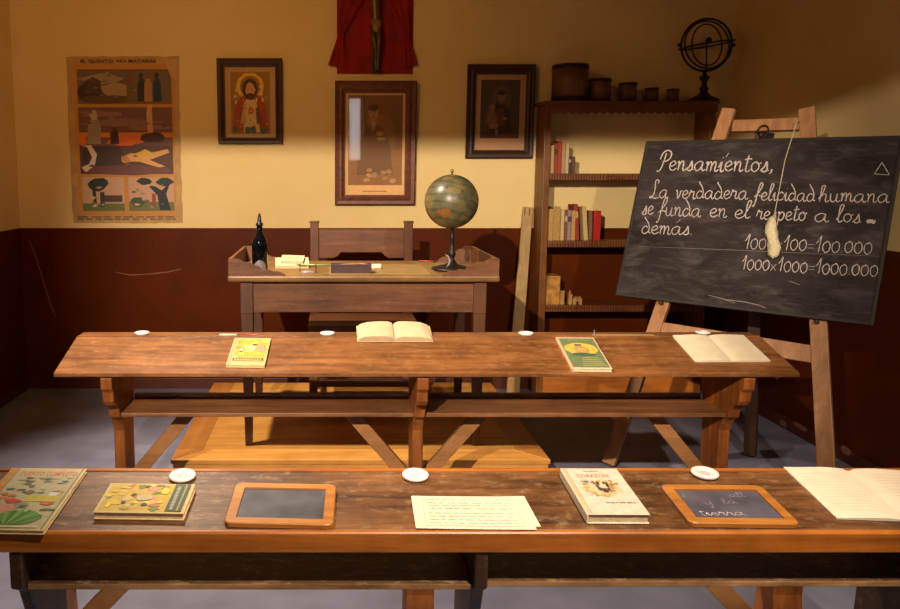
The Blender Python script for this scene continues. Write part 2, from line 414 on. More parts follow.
# back desk: front edge, slope
B2Y, B2Z, B2A = 3.06, .731, R(15.6)
B2X0, B2X1 = -1.084, 1.842
B2YE = 3.36                                   # where the slope meets the flat ledge
B2ZE = B2Z+(B2YE-B2Y)*math.tan(B2A)
B2YB = 3.46
n2 = V((0, -sin(B2A), cos(B2A)))
def b2(x, y, off=0): return onplane(x, y, V((0, B2Y, B2Z))+n2*off, n2)
d2 = thing('school_desk', 'long brown oak school desk with thin sloping top, in front of the platform', 'school desk', (.38, 3.25, 0))
t2 = .018
mb = MB().prism([(B2Y, B2Z-t2), (B2Y, B2Z), (B2YE, B2ZE), (B2YB, B2ZE), (B2YB, B2ZE-t2), (B2YE, B2ZE-t2)], B2X0, B2X1, 'x', b=.003)
mb.build('desktop', M['desk_back'], d2)
MB().box((B2X0+.005, B2YE-.004, B2ZE-.004), (B2X1-.005, B2YE+.006, B2ZE+.004), .002).build('ledge_bead', M['desk_back'], d2)
sup_x = [(-.905, -.86), (.345, .39), (1.63, 1.676)]
prof2 = [(3.068, .706), (3.072, .66), (3.09, .645), (3.095, .605), (3.11, .585), (3.145, .575), (3.165, .55), (3.175, .515), (3.205, .50), (3.225, .47), (3.24, .44), (3.24, .12), (3.20, .07), (3.12, .05), (3.12, 0),
         (3.5, 0), (3.5, .05), (3.44, .08), (3.40, .14), (3.40, .5), (3.43, .60), (3.445, .775), (3.36, .775)]
for xa, xb in sup_x:
    MB().prism(prof2, xa, xb, 'x', b=.004).build('support', M['desk_back_d'], d2)
for xa, xb in ((-.86, .345), (.39, 1.63)):
    MB().box((xa, 3.19, .512), (xb, 3.42, .53), .004).build('shelf', M['desk_shelf'], d2)
    MB().box((xa, 3.42, .50), (xb, 3.442, .548), .004).build('shelf_rail', M['desk_shelf'], d2)
for xs, sgn in ((-.86, 1), (.345, -1), (.39, 1), (1.63, -1)):
    MB().beam((xs+sgn*.01, 3.32, .20), (xs+sgn*.27, 3.32, .508), .055, .03, up=(0, 1, 0)).build('brace', M['brace'], d2)
# front desk
B1Y, B1Z, B1A = 1.675, .72, R(6)
B1X0, B1X1 = -.93, 1.62
n1 = V((0, -sin(B1A), cos(B1A)))
def b1(x, y, off=0): return onplane(x, y, V((0, B1Y, B1Z))+n1*off, n1)
B1YB = b1(450, 469.5).y
B1ZB = B1Z+(B1YB-B1Y)*math.tan(B1A)
d1 = thing('school_desk', 'nearest worn school desk with thick orange front edge, holding two framed slates', 'school desk', (.33, 1.8, 0))
MB().prism([(B1Y+.012, B1Z-.04), (B1Y+.012, B1Z), (B1YB, B1ZB), (B1YB, B1ZB-.04)], B1X0, B1X1, 'x', b=.002).build('desktop', M['desk_front'], d1)
MB().prism([(B1Y, B1Z-.047), (B1Y, B1Z-.004), (B1Y+.004, B1Z), (B1Y+.0121, B1Z+.0012), (B1Y+.0121, B1Z-.047)], B1X0, B1X1, 'x', b=.001).build('front_rail', M['desk_lip'], d1)
MB().box((B1X0, B1YB-.012, B1ZB-.04), (B1X1, B1YB+.004, B1ZB+.003), .002).build('back_rail', M['desk_lip'], d1)
prof1 = [(1.679, .675), (1.679, .585), (1.72, .56), (1.76, .47), (1.79, .42), (1.80, .12), (1.76, .07), (1.68, .05), (1.68, 0), (2.02, 0), (2.02, .05), (1.97, .1), (1.95, .5), (1.96, B1ZB-.045), (1.9, B1ZB-.05)]
for xa, xb in ((-.712, -.682), (.322, .351), (1.36, 1.39)):
    MB().prism(prof1, xa, xb, 'x', b=.004).build('support', M['desk_front_d'], d1)
for xa, xb, z in ((-.682, .322, .566), (.351, 1.36, .573)):
    mb = MB(); n = 40; prev = 0
    pts = []
    mb.box((xa, 1.70, z+.006), (xb, 1.94, z+.020), .003)
    mb.box((xa+.002, 1.6985, z+.008), (xb-.002, 1.7004, z+.0205), .0005, 1)
    mb.build('shelf', [M['desk_front_s'], M['shelf_edge']], d1)
# bench seat between the desks
bs = thing('bench', 'long low wooden bench seat, its legs showing under the front desk', 'bench', (.28, 2.4, 0))
MB().box((-1.02, 2.28, .40), (1.58, 2.52, .43), .006).build('seat', M['desk_back'], bs)
for x in (-.87, .28, 1.43):
    MB().prism([(2.32, 0), (2.48, 0), (2.45, .2), (2.47, .399), (2.33, .399), (2.35, .2)], x-.045, x+.045, 'x', b=.004).build('leg', M['desk_back_d'], bs)
for x, s in ((-.83, 1), (1.39, -1)):
    MB().beam((x, 2.40, .04), (x+s*.34, 2.40, .395), .06, .035, up=(0, 1, 0)).build('brace', M['brace'], bs)

# ------------------------------------------------------------------ platform
ZP = .18
p0 = atz(170, 461, ZP); p1 = atz(550, 459, ZP)
PX0, PX1, PY0, PY1 = p0.x, p1.x, 3.6, 5.0
pl = thing('platform', 'low pine platform under the teacher desk', 'platform', ((PX0+PX1)/2, 4.3, 0))
mb = MB(); bw = .13; nb = 7
for i in range(nb):
    ya = PY0+bw+(PY1-PY0-bw)*i/nb; yb = PY0+bw+(PY1-PY0-bw)*(i+1)/nb
    mb.box((PX0+bw, ya+.001, ZP-.022), (PX1-bw, yb-.001, ZP), .002)
mb.build('deck', M['plat'], pl)
MB().prism([(PX0, PY0), (PX1, PY0), (PX1-bw, PY0+bw), (PX0+bw, PY0+bw)], ZP-.022, ZP, 'z', b=.002).build('front_border', M['plat'], pl)
MB().prism([(PX0, PY0), (PX0+bw, PY0+bw), (PX0+bw, PY1), (PX0, PY1)], ZP-.022, ZP, 'z', b=.002).build('side_border', M['plat_b'], pl)
MB().prism([(PX1, PY0), (PX1-bw, PY0+bw), (PX1-bw, PY1), (PX1, PY1)], ZP-.022, ZP, 'z', b=.002).build('side_border', M['plat_b'], pl)
MB().box((PX0+.008, PY0+.008, 0), (PX1-.008, PY0+.03, ZP-.022), .002).build('riser', M['plat'], pl)
for xa in (PX0+.008, PX1-.03): MB().box((xa, PY0+.03, 0), (xa+.022, PY1-.01, ZP-.022), .002).build('riser', M['plat_b'], pl)

# ------------------------------------------------------------------ teacher's desk
DZ = 1.026; DY0, DY1 = 3.75, 4.44
dx0 = aty(227.5, 279, DY0).x; dx1 = aty(500, 279, DY0).x
td = thing('teacher_desk', 'dark walnut teacher desk with scalloped side rails on the platform', 'desk', ((dx0+dx1)/2, 4.1, ZP))
MB().box((dx0, DY0, DZ-.028), (dx1, DY1, DZ), .008).build('desktop', M['tdesk_top'], td)
lx0, lx1 = dx0+.056, dx1-.056
MB().box((lx0+.03, DY0+.045, .845), (lx1-.03, DY0+.065, DZ-.028), .003).build('front_apron', M['tdesk'], td)
MB().box((lx0+.03, DY1-.065, .845), (lx1-.03, DY1-.045, DZ-.028), .003).build('back_apron', M['tdesk'], td)
for x in (lx0+.012, lx1-.034): MB().box((x, DY0+.07, .845), (x+.022, DY1-.07, DZ-.028), .003).build('side_apron', M['tdesk'], td)
for x, y in ((lx0+.03, DY0+.06), (lx1-.03, DY0+.06), (lx0+.03, DY1-.06), (lx1-.03, DY1-.06)):
    mb = MB(); a, b = .03, .017
    mb.box((x-a, y-a, .84), (x+a, y+a, DZ-.028), .003)
    bm = bmesh.new(); bmesh.ops.create_cube(bm, size=1)
    for v in bm.verts:
        w = a if v.co.z > 0 else b
        v.co = V((x+w*(1 if v.co.x > 0 else -1), y+w*(1 if v.co.y > 0 else -1), .84 if v.co.z > 0 else ZP))
    bmesh.ops.bevel(bm, geom=bm.edges[:], offset=.003, segments=1, affect='EDGES'); mb.addbm(bm)
    mb.build('leg', M['tdesk_z'], td)
SU = [0, .2, .43, .56, .76, 1]; SH = [1, .80, .60, .34, .27, .06]
def scallop(x0, sgn, ln, h):          # profile of a return rail, from the end x0 inwards
    pts = [(x0, DZ), (x0, DZ+h)]
    n = 5
    for i in range(n):
        ua, ub = SU[i], SU[i+1]; za = h*SH[i]; zb = h*SH[i+1]
        for k in range(1, 7):
            t = k/6; u = ua+(ub-ua)*t; z = za+(zb-za)*t+.006*sin(pi*t)
            pts.append((x0+sgn*(.02+u*(ln-.02)), DZ+max(0.001, z)))
    pts.append((x0+sgn*ln, DZ))
    return pts
gh = .082
for x0, s in ((dx0+.004, 1), (dx1-.004, -1)):
    xi = x0+s*.016
    MB().box((min(x0, xi), DY0+.02, DZ), (max(x0, xi), DY1-.004, DZ+gh), .003).build('side_rail', M['tdesk'], td)
    MB().prism(scallop(x0, s, .27, gh), DY0+.004, DY0+.02, 'y', b=0).build('scalloped_rail', M['tdesk'], td)
    MB().prism(scallop(xi, s, .18, gh), DY1-.02, DY1-.004, 'y', b=0).build('scalloped_rail', M['tdesk'], td)

# chair behind the desk
cy = 4.86
ch = thing('armchair', 'walnut wooden chair with broad plank back, behind the teacher desk', 'chair', (.19, 4.65, ZP))
cxl = aty(314.5, 224, cy).x; cxr = aty(408.5, 224, cy).x; czt = aty(314, 223, cy).z
for x in (cxl, cxr):
    mb = MB().box((x-.026, cy-.022, ZP), (x+.026, cy+.022, czt), .004)
    mb.box((x-.03, cy-.026, czt), (x+.03, cy+.026, czt+.012), .004)
    mb.build('back_post', M['chair_z'], ch)
    MB().box((x-.024, 4.44, ZP), (x+.024, 4.49, .64), .004).build('front_leg', M['chair_z'], ch)
zt, zb = aty(330, 229, cy).z, aty(330, 258, cy).z
xa, xb = cxl+.026, cxr-.026; wdt = xb-xa
cut = [(xa, zt), (xb, zt), (xb, zb), (xb-.09, zb), (xb-.115, zb+.012), (xb-.135, zb+.035), (xa+.135, zb+.035), (xa+.115, zb+.012), (xa+.09, zb), (xa, zb)]
MB().prism(cut, cy-.014, cy+.012, 'y', b=.003).build('back_panel', M['chair'], ch)
MB().box((xa, cy-.012, .78), (xb, cy+.01, .86), .004).build('back_rail', M['chair'], ch)
MB().box((cxl-.03, 4.42, .63), (cxr+.03, cy-.02, .66), .008).build('seat', M['chair'], ch)
MB().box((cxl+.02, 4.445, .56), (cxr-.02, 4.47, .63), .004).build('seat_rail', M['chair'], ch)
MB().box((cxl+.02, 4.445, .30), (cxr-.02, 4.47, .34), .004).build('stretcher', M['chair'], ch)
for x in (cxl, cxr): MB().box((x-.014, 4.49, .34), (x+.014, cy-.022, .38), .004).build('stretcher', M['chair'], ch)

# ------------------------------------------------------------------ things on the teacher's desk
g0 = atz(451.5, 270, DZ)
gl = thing('globe', 'old terrestrial globe in olive and ochre on dark stand, on the teacher desk', 'globe', g0)
fw = g0.y*CT; gr = 26.7*(fw*1.01)/F
gc = aty(451.5, 201.5, g0.y)
mx = Matrix.Translation(g0)
MB().lathe([(0, 0), (.10, 0), (.102, .008), (.096, .014), (.07, .02), (.03, .03), (.016, .05), (.013, .06), (.018, .075), (.020, .085), (.012, .10), (.010, .15), (.014, .165), (.010, .175), (.007, gc.z-gr-g0.z+.004)], 32, 0, mx).build('stand', M['iron'], gl)
gm = MB(); nn = 28
gm.lathe([(gr*sin(pi*i/nn), -gr*cos(pi*i/nn)) for i in range(nn+1)], 48, 0, None, close=False)
go = gm.build('sphere', M['globe'], gl, local=True); go.location = gc-g0; go.rotation_euler = (0, R(18), R(40))
ocm = MB()
ocm2 = MB().lathe([(0, gr-.003), (.006, gr), (.004, gr+.006), (.008, gr+.012), (.009, gr+.018), (.006, gr+.024), (0, gr+.027)], 16, 0, Matrix.Translation(gc))
ocm2.build('finial', M['brass'], gl)
# land patch facing the room
lp = MB()
def sph(a, e, r): return gc+V((r*cos(e)*sin(a), -r*cos(e)*cos(a), r*sin(e)))
for (a0, e0, ra, re, c) in ((-.42, -.42, .24, .2, (150, 96, 30)), (-.62, -.36, .12, .1, (140, 90, 32)), (.2, -.2, .3, .18, (106, 96, 64)), (-.1, .45, .32, .14, (120, 100, 62)), (.55, .3, .2, .25, (92, 88, 62))):
    ph = [random.uniform(.7, 1.25) for _ in range(18)]
    vs = [sph(a0, e0, gr+.0006)]+[sph(a0+ra*.55*ph[i]*cos(2*pi*i/18), e0+re*.55*ph[i]*sin(2*pi*i/18), gr+.0006) for i in range(18)]+[sph(a0+ra*ph[i]*cos(2*pi*i/18), e0+re*ph[i]*sin(2*pi*i/18), gr+.0006) for i in range(18)]
    fs = [(0, 1+i, 1+(i+1) % 18) for i in range(18)]+[(1+i, 19+i, 19+(i+1) % 18, 1+(i+1) % 18) for i in range(18)]
    lp.add(vs, fs, 0, True, None, lin(c))
lp.build('land_map', M['print'], gl)
MB().tube([g0+V((-.035, -.06, .02)), g0+V((-.022, -.06, .035)), g0+V((-.018, -.06, .055)), g0+V((-.026, -.06, .075)), g0+V((-.042, -.06, .085))], [.002, .005, .006, .004, .001], 8).build('pointer', M['tin'], gl)

b0 = atz(260, 272.5, DZ); bh = aty(260, 213, b0.y).z-DZ
bo = thing('ink_bottle', 'tall black glass ink bottle with pouring spout on the teacher desk', 'bottle', b0)
mx = Matrix.Translation(b0); br = .0385
MB().lathe([(0, 0), (br-.004, 0), (br, .006), (br, bh*.48), (br*.95, bh*.54), (br*.62, bh*.62), (br*.40, bh*.68), (br*.36, bh*.79)], 32, 0, mx).build('body', M['bottle'], bo)
MB().lathe([(br*.36, bh*.785), (br*.46, bh*.79), (br*.46, bh*.83), (br*.3, bh*.84), (br*.26, bh*.9), (br*.14, bh*.985), (.0, bh)], 20, 0, mx).build('spout', M['spout'], bo)
lb = MB(); vs = []; fs = []; nA, nZ = 12, 10
for i in range(nA+1):
    a = -pi/2+.09+(i/nA-.5)*1.8; e = (i/nA-.5)*2
    top = .012+.052*math.sqrt(max(0, 1-e*e))
    for j in range(2): vs.append(V((cos(a)*(br+.0008), sin(a)*(br+.0008), .006 if j == 0 else top))+b0)
for i in range(nA): fs.append((2*i, 2*i+2, 2*i+3, 2*i+1))
lb.add(vs, fs, 0, True); lb.build('label', M['tin'], bo)

def slab(w, d, t, mb=None, b=.002, z=0, x=0, y=0, mi=0):
    mb = mb or MB(); mb.box((x-w/2, y-d/2, z), (x+w/2, y+d/2, z+t), b, mi); return mb
def mxrot(loc, yaw=0, tilt=0):
    return Matrix.Translation(loc) @ Matrix.Rotation(tilt, 4, 'X') @ Matrix.Rotation(yaw, 4, 'Z')
q = atz(292, 268, DZ)
o = thing('paper_pile', 'sloping pile of buff papers under a small booklet on the teacher desk', 'papers', None, mxrot(q+V((0, .045, 0)), R(4)))
MB().prism([(-.065, 0), (.065, 0), (.065, .042), (-.065, .010)], -.088, .084, 'x', b=.001).build('page_block', M['pages'], o, local=True)
wt = math.atan(.032/.13)
mt = Matrix.Translation((0, 0, .0265)) @ Matrix.Rotation(wt, 4, 'X')
MB().box((-.089, -.068, 0), (.085, .066, .0018), .0005, 0, mt).build('cover', M['cream2'], o, local=True)
o2 = thing('booklet', 'small buff booklet lying on the sloping buff papers on the teacher desk', 'booklet', None, o.matrix_world @ Matrix.Translation((.002, .014, .0321)) @ Matrix.Rotation(wt, 4, 'X') @ Matrix.Rotation(R(-7), 4, 'Z'))
slab(.115, .088, .012).build('page_block', M['pages'], o2, local=True); slab(.118, .091, .002, z=.012).build('cover', M['cream2'], o2, local=True)
pc = Pic(.118, .091, (222, 190, 128)); pc.mb = MB()
pc.lines(.2, .8, .45, .7, 3, (150, 96, 60), .03); po = pc.build('cover_print', o2); po.location = (0, 0, .0142)

qa = atz(322, 279, DZ); qb = atz(426.5, 264.5, DZ)
o = thing('desk_blotter', 'olive-brown writing pad lying flat at the centre of the teacher desk', 'desk pad', ((qa.x+qb.x)/2, (DY0+.05+qb.y)/2, DZ))
hx = (qb.x-qa.x)/2; hy = (qb.y-DY0-.05)/2
MB().box((-hx, -hy, .0002), (hx, hy, .003), .001).build('pad', mat('olive_card', (142, 112, 62), .6, .15, 12), o, local=True)
for s in (-1, 1): MB().box((s*hx-(.03 if s > 0 else 0), -hy-.001, .003), (s*hx+(.03 if s < 0 else 0), hy+.001, .0042), .0005).build('side_strip', mat('olive_leather', (122, 94, 50), .5, .15, 20), o, local=True)
PADZ = DZ+.0044
q0 = atz(331, 274, DZ); q1 = atz(371.5, 274, DZ)
w = q1.x-q0.x
o = thing('pencil_box', 'plum-brown open pencil box on the teacher desk', 'pencil box', (q0+q1)/2+V((0, .035, .0032)))
mb = MB(); hw = w/2
mb.box((-hw, -.035, 0), (hw, -.029, .044), .0015); mb.box((-hw, .029, 0), (hw, .035, .044), .0015)
mb.box((-hw, -.029, 0), (-hw+.006, .029, .044), .0015); mb.box((hw-.006, -.029, 0), (hw, .029, .044), .0015); mb.box((-hw+.006, -.029, 0), (hw-.006, .029, .005), 0)
mb.build('box_body', M['box'], o, local=True)
bc = (q0+q1)/2+V((0, .035, .0032))
def pencil(name, label, p, q, r, mats, cat='pencil', group=None, frac=.8):
    p = V(p); q = V(q); d = q-p
    o = thing(name, label, cat, p, None, group)
    MB().tube([p, p+d*frac], r, 8).build('shaft', mats[0], o)
    MB().tube([p+d*frac, p+d*(frac+.02), q], [r*1.05, r*1.0, r*.25], 8).build('tip', mats[1], o)
    return o
for i, (c, nm) in enumerate((('redlac', 'red-brown'), ('yellowlac', 'ochre'), ('tinywood', 'bare wood'))):
    pencil('pencil', nm+' pencil lying in the open plum-brown pencil box', bc+V((-hw+.012+.006*i, -.018+.017*i, .034)), bc+V((hw-.012-.01*i, -.014+.015*i, .0425)), .0042, (M[c], M['tinywood']), 'pencil', 'pencils in the pencil box')
q = atz(376.5, 269.5, DZ)
o = tag(slab(.05, .03, .022, b=.005).build('eraser', M['white'], None, local=True), 'small white block eraser beside the pencil box', 'eraser'); o.location = q+V((0, .02, .0032))
q = atz(308, 272.5, DZ)
o = thing('pen_rest', 'small wire pen rest holding a green pencil on the teacher desk', 'pen rest', q)
MB().lathe([(0, 0), (.035, 0), (.035, .003), (.012, .01), (0, .011)], 20, 0, Matrix.Translation(q) @ Matrix.Diagonal((1.2, .6, 1, 1))).build('base', M['tin'], o)
for s in (-1, 1):
    MB().tube([q+V((s*.038, 0, .003)), q+V((s*.04, 0, .035)), q+V((s*.036, -.01, .042))], .0022, 8).build('post', M['wire'], o)
MB().tube([q+V((-.038, 0, .032)), q+V((.038, 0, .032))], .002, 8).build('crossbar', M['wire'], o)
pencil('pencil', 'long green pencil resting on the wire pen rest', q+V((.115, .004, .0375)), q+V((-.065, -.002, .0375)), .004, (M['green'], M['iron']), frac=.86)
q = atz(430, 263.5, DZ)
pencil('pen', 'thin reddish pen lying left of the globe stand', q+V((-.05, .1, .004)), q+V((.05, .06, .004)), .004, (M['redlac'], M['iron']), 'pen')

# ------------------------------------------------------------------ bookcase
BY0, BY1 = 5.29, D-.02
kx0 = aty(541, 250, BY0).x; kx1 = aty(713, 150, BY0).x
kzt = aty(600, 101, BY0).z
bk = thing('bookcase', 'tall open-backed dark wood bookcase against the back wall', 'bookcase', ((kx0+kx1)/2, (BY0+BY1)/2, 0))
for x in (kx0, kx1-.032):
    MB().box((x, BY0, 0), (x+.032, BY1, kzt-.02), .004).build('side_panel', M['case'], bk)
    MB().box((x-.006, BY0-.012, .0), (x+.038, BY0, kzt-.085), .005).build('face_moulding', M['case'], bk)
MB().box((kx0-.02, BY0-.022, kzt-.02), (kx1+.02, BY1, kzt), .005).build('top_board', M['case_x'], bk)
z1 = kzt-.02; z0 = aty(600, 111.5, BY0-.015).z
pts = [(kx0-.008, z1), (kx0-.008, z0)]; ns = 22; wk = (kx1+.008-kx0+.008)/ns
for i in range(ns):
    for k in range(1, 7): pts.append((kx0-.008+wk*(i+k/6), z0-.014*sin(pi*k/6)))
pts.append((kx1+.008, z1))
MB().prism(pts, BY0-.018, BY0-.012, 'y').build('scalloped_fascia', M['case_x'], bk)
shelf_z = [aty(600, y, BY0).z for y in (173.5, 241, 305.5)]
for i, z in enumerate(shelf_z):
    s = MB().box((kx0+.032, BY0+.004, z-.026), (kx1-.032, BY1, z), .003).build('shelf', M['case_x'], bk)
    mb = MB(); n = 58; wk = (kx1-kx0-.08)/n
    for k in range(n): mb.box((kx0+.04+wk*k+.0015, BY0-.006, z-.042), (kx0+.04+wk*(k+1)-.0015, BY0+.0045, z-.002), .003)
    mb.build('shelf_edging', M['case_x'], s)
zk = aty(600, 377, BY0).z
MB().box((kx0+.02, BY0+.002, .0), (kx1-.02, BY0+.024, zk), .004).build('base_board', M['case_k'], bk)
MB().box((kx0+.032, BY0+.024, zk-.02), (kx1-.032, BY1, zk), .003).build('shelf', M['case_x'], bk)

# measures on top, armillary sphere
for i, (xa, xb, yt, lab) in enumerate(((552, 587, 65, 'largest round wooden measure on the bookcase top'), (589, 610, 79, 'second largest round wooden measure, right of the largest, on the bookcase'), (619, 636, 83, 'middle-sized of five round wooden measures on the bookcase'),
                                  (645, 658, 88, 'second smallest round wooden measure on the bookcase'), (667, 678.5, 89, 'smallest round wooden measure, nearest the armillary sphere'))):
    Y = 5.40; A = aty(xa, 95, Y); B = aty(xb, 95, Y); r = (B.x-A.x)/2; h = aty(xa, yt, Y).z-kzt
    o = thing('grain_measure', lab, 'measure', ((A.x+B.x)/2, Y, kzt), None, 'wooden grain measures on the bookcase')
    MB().lathe([(0, 0), (r, 0), (r, h), (r-.008, h), (r-.008, .012), (0, .012)], 32, 0, None).build('vessel', M['measure'], o, local=True)
    for z in (h*.04, h*.88): MB().lathe([(r, z), (r+.003, z+.001), (r+.003, z+h*.09), (r, z+h*.09+.001)], 32, 0, None, close=False).build('band', M['iron'], o, local=True)
ac = aty(706.5, 45, 5.355); ab = V((ac.x, 5.355, kzt)); ar = 24.5*5.355/F
o = thing('armillary_sphere', 'dark iron armillary sphere of rings on the bookcase top', 'armillary sphere', ab)
hs = ac.z-ar-kzt
MB().lathe([(0, 0), (.095, 0), (.10, .012), (.085, .022), (.045, .04), (.025, .06), (.022, .07), (.03, .085), (.018, .10), (.016, hs-.07), (.03, hs-.05), (.034, hs-.04), (.014, hs-.028), (.009, hs+.004)], 28, 0, Matrix.Translation(ab)).build('stand', M['iron'], o)
def ring(c, r, nrm, rad, sq=1): 
    nrm = V(nrm).normalized(); u = nrm.orthogonal().normalized(); w = nrm.cross(u)
    return MB().tube([c+u*r*cos(2*pi*i/48)+w*r*sin(2*pi*i/48) for i in range(48)], rad, 8, closed=True, sq=sq)
ring(ac, ar, (0, 1, .05), .0075).build('meridian_ring', M['iron'], o)
ring(ac, ar*1.02, (-.14, -.02, 1), .006).build('horizon_ring', M['iron'], o)
ring(ac, ar*.93, (.80, .52, .34), .0055).build('inner_ring', M['iron'], o)
ring(ac, ar*.80, (.93, .28, .22), .005).build('inner_ring', M['iron'], o)
MB().sphere(ac+V((.012, 0, .03)), .02, 12).build('centre_ball', M['iron'], o)
MB().tube([ac+V((.02, 0, .045)), ac, ac+V((.01, 0, -ar))], [.006, .006, .005], 8).build('axis', M['iron'], o)
for s in (-1, 1): MB().sphere(ac+V((s*ar*1.07, 0, .0)), .013, 10).build('pivot_knob', M['iron'], o)

# books on the shelves
def shelf_book(label, xc, z, y0, t, h, d, col, group, lean=0, dark=None, pcol='pages'):
    o = bpy.data.objects.new('book', None); COL.objects.link(o); tag(o, label, 'book', group)
    o.matrix_world = Matrix.Translation((xc, y0, z+(abs(math.sin(lean))*t/2))) @ Matrix.Rotation(lean, 4, 'Y')
    m = mat('book_cloth', col, .65, .2, 60)
    mb = MB(); c = .0025
    mb.box((-t/2, 0, 0), (t/2, .004, h), .0015); mb.box((-t/2, .004, 0), (-t/2+c, d, h), .0008); mb.box((t/2-c, .004, 0), (t/2, d, h), .0008)
    mb.build('cover', m, o, local=True)
    MB().box((-t/2+c, .004, .003), (t/2-c, d-.004, h-.004), 0).build('page_block', M[pcol], o, local=True)
    if dark:
        MB().box((-t/2+.001, -.0006, h*.62), (t/2-.001, .0006, h*.8), 0).build('spine_label', mat('spine_label', dark, .6, .1), o, local=True)
    return o
def rowbooks(lst, yshelf, z, group, where):
    for xa, xb, yt, col, lab, lean, dk in lst:
        Y = BY0+.035
        A = aty(xa, yshelf, Y); B = aty(xb, yshelf, Y)
        h = aty(xa, yt, Y).z-z
        shelf_book(lab+' '+where, (A.x+B.x)/2, z, Y+random.uniform(0, .012), (B.x-A.x)*.95, h, .13, col, group, lean, dk)
rowbooks([(549.5, 553.6, 145, (196, 160, 110), 'first pale tan book from the left', 0, None), (553.8, 557.5, 143, (150, 66, 30), 'first orange-red book, beside the pale tan one,', 0, (90, 40, 20)), (557.7, 561.5, 140.5, (170, 62, 30), 'brightest orange-red book', 0, None),
          (561.7, 565.2, 141, (176, 146, 110), 'grey-tan book right of the orange-red ones', 0, None), (565.4, 568.6, 143, (206, 176, 130), 'thin cream book', 0, None), (568.8, 571.2, 156, (70, 56, 56), 'short dark book', 0, (180, 160, 140)), (571.4, 575, 156.5, (96, 62, 46), 'short brown book at the right end', 0, None)],
         172, shelf_z[0], 'books on the upper shelf', 'on the upper shelf')
rowbooks([(546.2, 552.5, 209, (196, 156, 84), 'thick buff book at the left end', 0, None), (552.7, 560.3, 207, (186, 146, 78), 'second thick buff book from the left', 0, None), (560.5, 564, 209.5, (212, 182, 130), 'thin cream book next to the thick buff pair', 0, None),
          (564.2, 567.2, 210, (140, 76, 54), 'thin brown-red book', 0, (200, 170, 120)), (567.4, 571, 210.5, (150, 136, 140), 'greyish lilac book', 0, (70, 60, 90)), (571.2, 575, 210.5, (198, 148, 84), 'ochre book', 0, None),
          (575.2, 579.8, 204.5, (150, 50, 32), 'dark red leaning book', R(-4), (190, 150, 90)), (584.2, 588.6, 207, (206, 172, 116), 'cream leaning book', R(-5), None), (588.8, 592.5, 211, (120, 88, 56), 'dull brown book', R(-2), None), (593.2, 600.5, 211, (196, 30, 16), 'bright red book at the right end', 0, None)],
         240, shelf_z[1], 'books on the middle shelf', 'on the middle shelf')
Y = BY0+.03; z = shelf_z[2]
A = aty(541.5, 305, Y); B = aty(559.5, 305, Y); A.x = max(A.x, kx0+.038)
o = thing('wooden_box', 'mottled tan upright box file at the left of the lowest shelf', 'box', ((A.x+B.x)/2, Y+.06, z))
hb = aty(550, 276, Y).z-z; hw = (B.x-A.x)/2
MB().box((-hw, -.06, 0), (hw, .1, hb-.012), .003).build('box_body', M['filebox'], o, local=True)
MB().box((-hw, -.062, hb-.0118), (hw, .1, hb), .003).build('lid', M['filebox'], o, local=True)
def blockpx(name, label, xa, xb, yt, roof=0, arch=False):
    A = aty(xa, 305, Y); B = aty(xb, 305, Y); h = aty(xa, yt, Y).z-z; w = (B.x-A.x)/2; xc = (A.x+B.x)/2
    o = thing(name, label, 'wooden block', (xc, Y+.03, z), None, 'small wooden blocks on the lowest shelf')
    if arch:
        pts = [(-w, 0), (-w, h*.75), (-w*.6, h*.75), (-w*.6, h), (-w*.2, h), (-w*.2, h*.8), (w*.2, h*.8), (w*.2, h), (w*.7, h), (w*.7, h*.75), (w, h*.75), (w, 0), (w*.35, 0), (w*.3, h*.3), (0, h*.42), (-w*.3, h*.3), (-w*.35, 0)]
        MB().prism(pts, -.02, .02, 'y').build('body', M['tinywood'], o, local=True)
    else:
        MB().box((-w, -.02, 0), (w, .02, h-roof), .002).build('body', M['tinywood'], o, local=True)
        if roof: MB().lathe([(w*1.1, 0), (0, roof)], 4, 0, Matrix.Translation((0, 0, h-roof)) @ Matrix.Rotation(pi/4, 4, 'Z')).build('spire', M['tinywood'], o, local=True)
        else: MB().box((-w-.002, -.022, h), (w+.002, .022, h+.006), .001).build('cap', M['tinywood'], o, local=True)
blockpx('toy_block', 'plain upright wooden block beside the tan box on the lowest shelf', 560.5, 564.6, 292)
blockpx('toy_block', 'spired wooden tower block on the lowest shelf', 569, 572.6, 290, .03)
blockpx('toy_block', 'low castle-shaped wooden block on the lowest shelf', 573.6, 582.5, 297, 0, True)

# plank leaning in the corner by the bookcase
pb = V((aty(510.5, 391, 5.36).x, 5.30, 0)); pt = aty(527.5, 207, D-.03)
o = thing('plank', 'pale narrow wooden plank leaning against the wall, left of the bookcase', 'plank', pb)
d = (pt-pb); ln = d.length; zz = d.normalized(); xx = V((1, 0, 0)); xx = (xx-zz*xx.dot(zz)).normalized(); yy = zz.cross(xx)
mxp = Matrix((xx, yy, zz)).transposed().to_4x4(); mxp.translation = pb-wloc(o)
wp = .041
pts = [(-wp, .004), (wp, .004), (wp*.85, ln), (wp*.45, ln), (wp*.42, ln-.06), (wp*.28, ln-.06), (wp*.25, ln), (-wp*.3, ln), (-wp*.33, ln-.06), (-wp*.5, ln-.06), (-wp*.53, ln), (-wp*.75, ln)]
m2 = MB(); bmx = MB().prism(pts, -.009, .009, 'y'); m2.v = [mxp @ p for p in bmx.v]; m2.f = bmx.f; m2.m = bmx.m; m2.sm = bmx.sm; m2.c = bmx.c
m2.build('board', M['plank'], o, local=True)
m3 = MB().box((-wp-.002, -.011, .004), (wp+.002, .011, .12), .002, 0, mxp); m3.build('foot_cap', M['tinywood'], o, local=True)

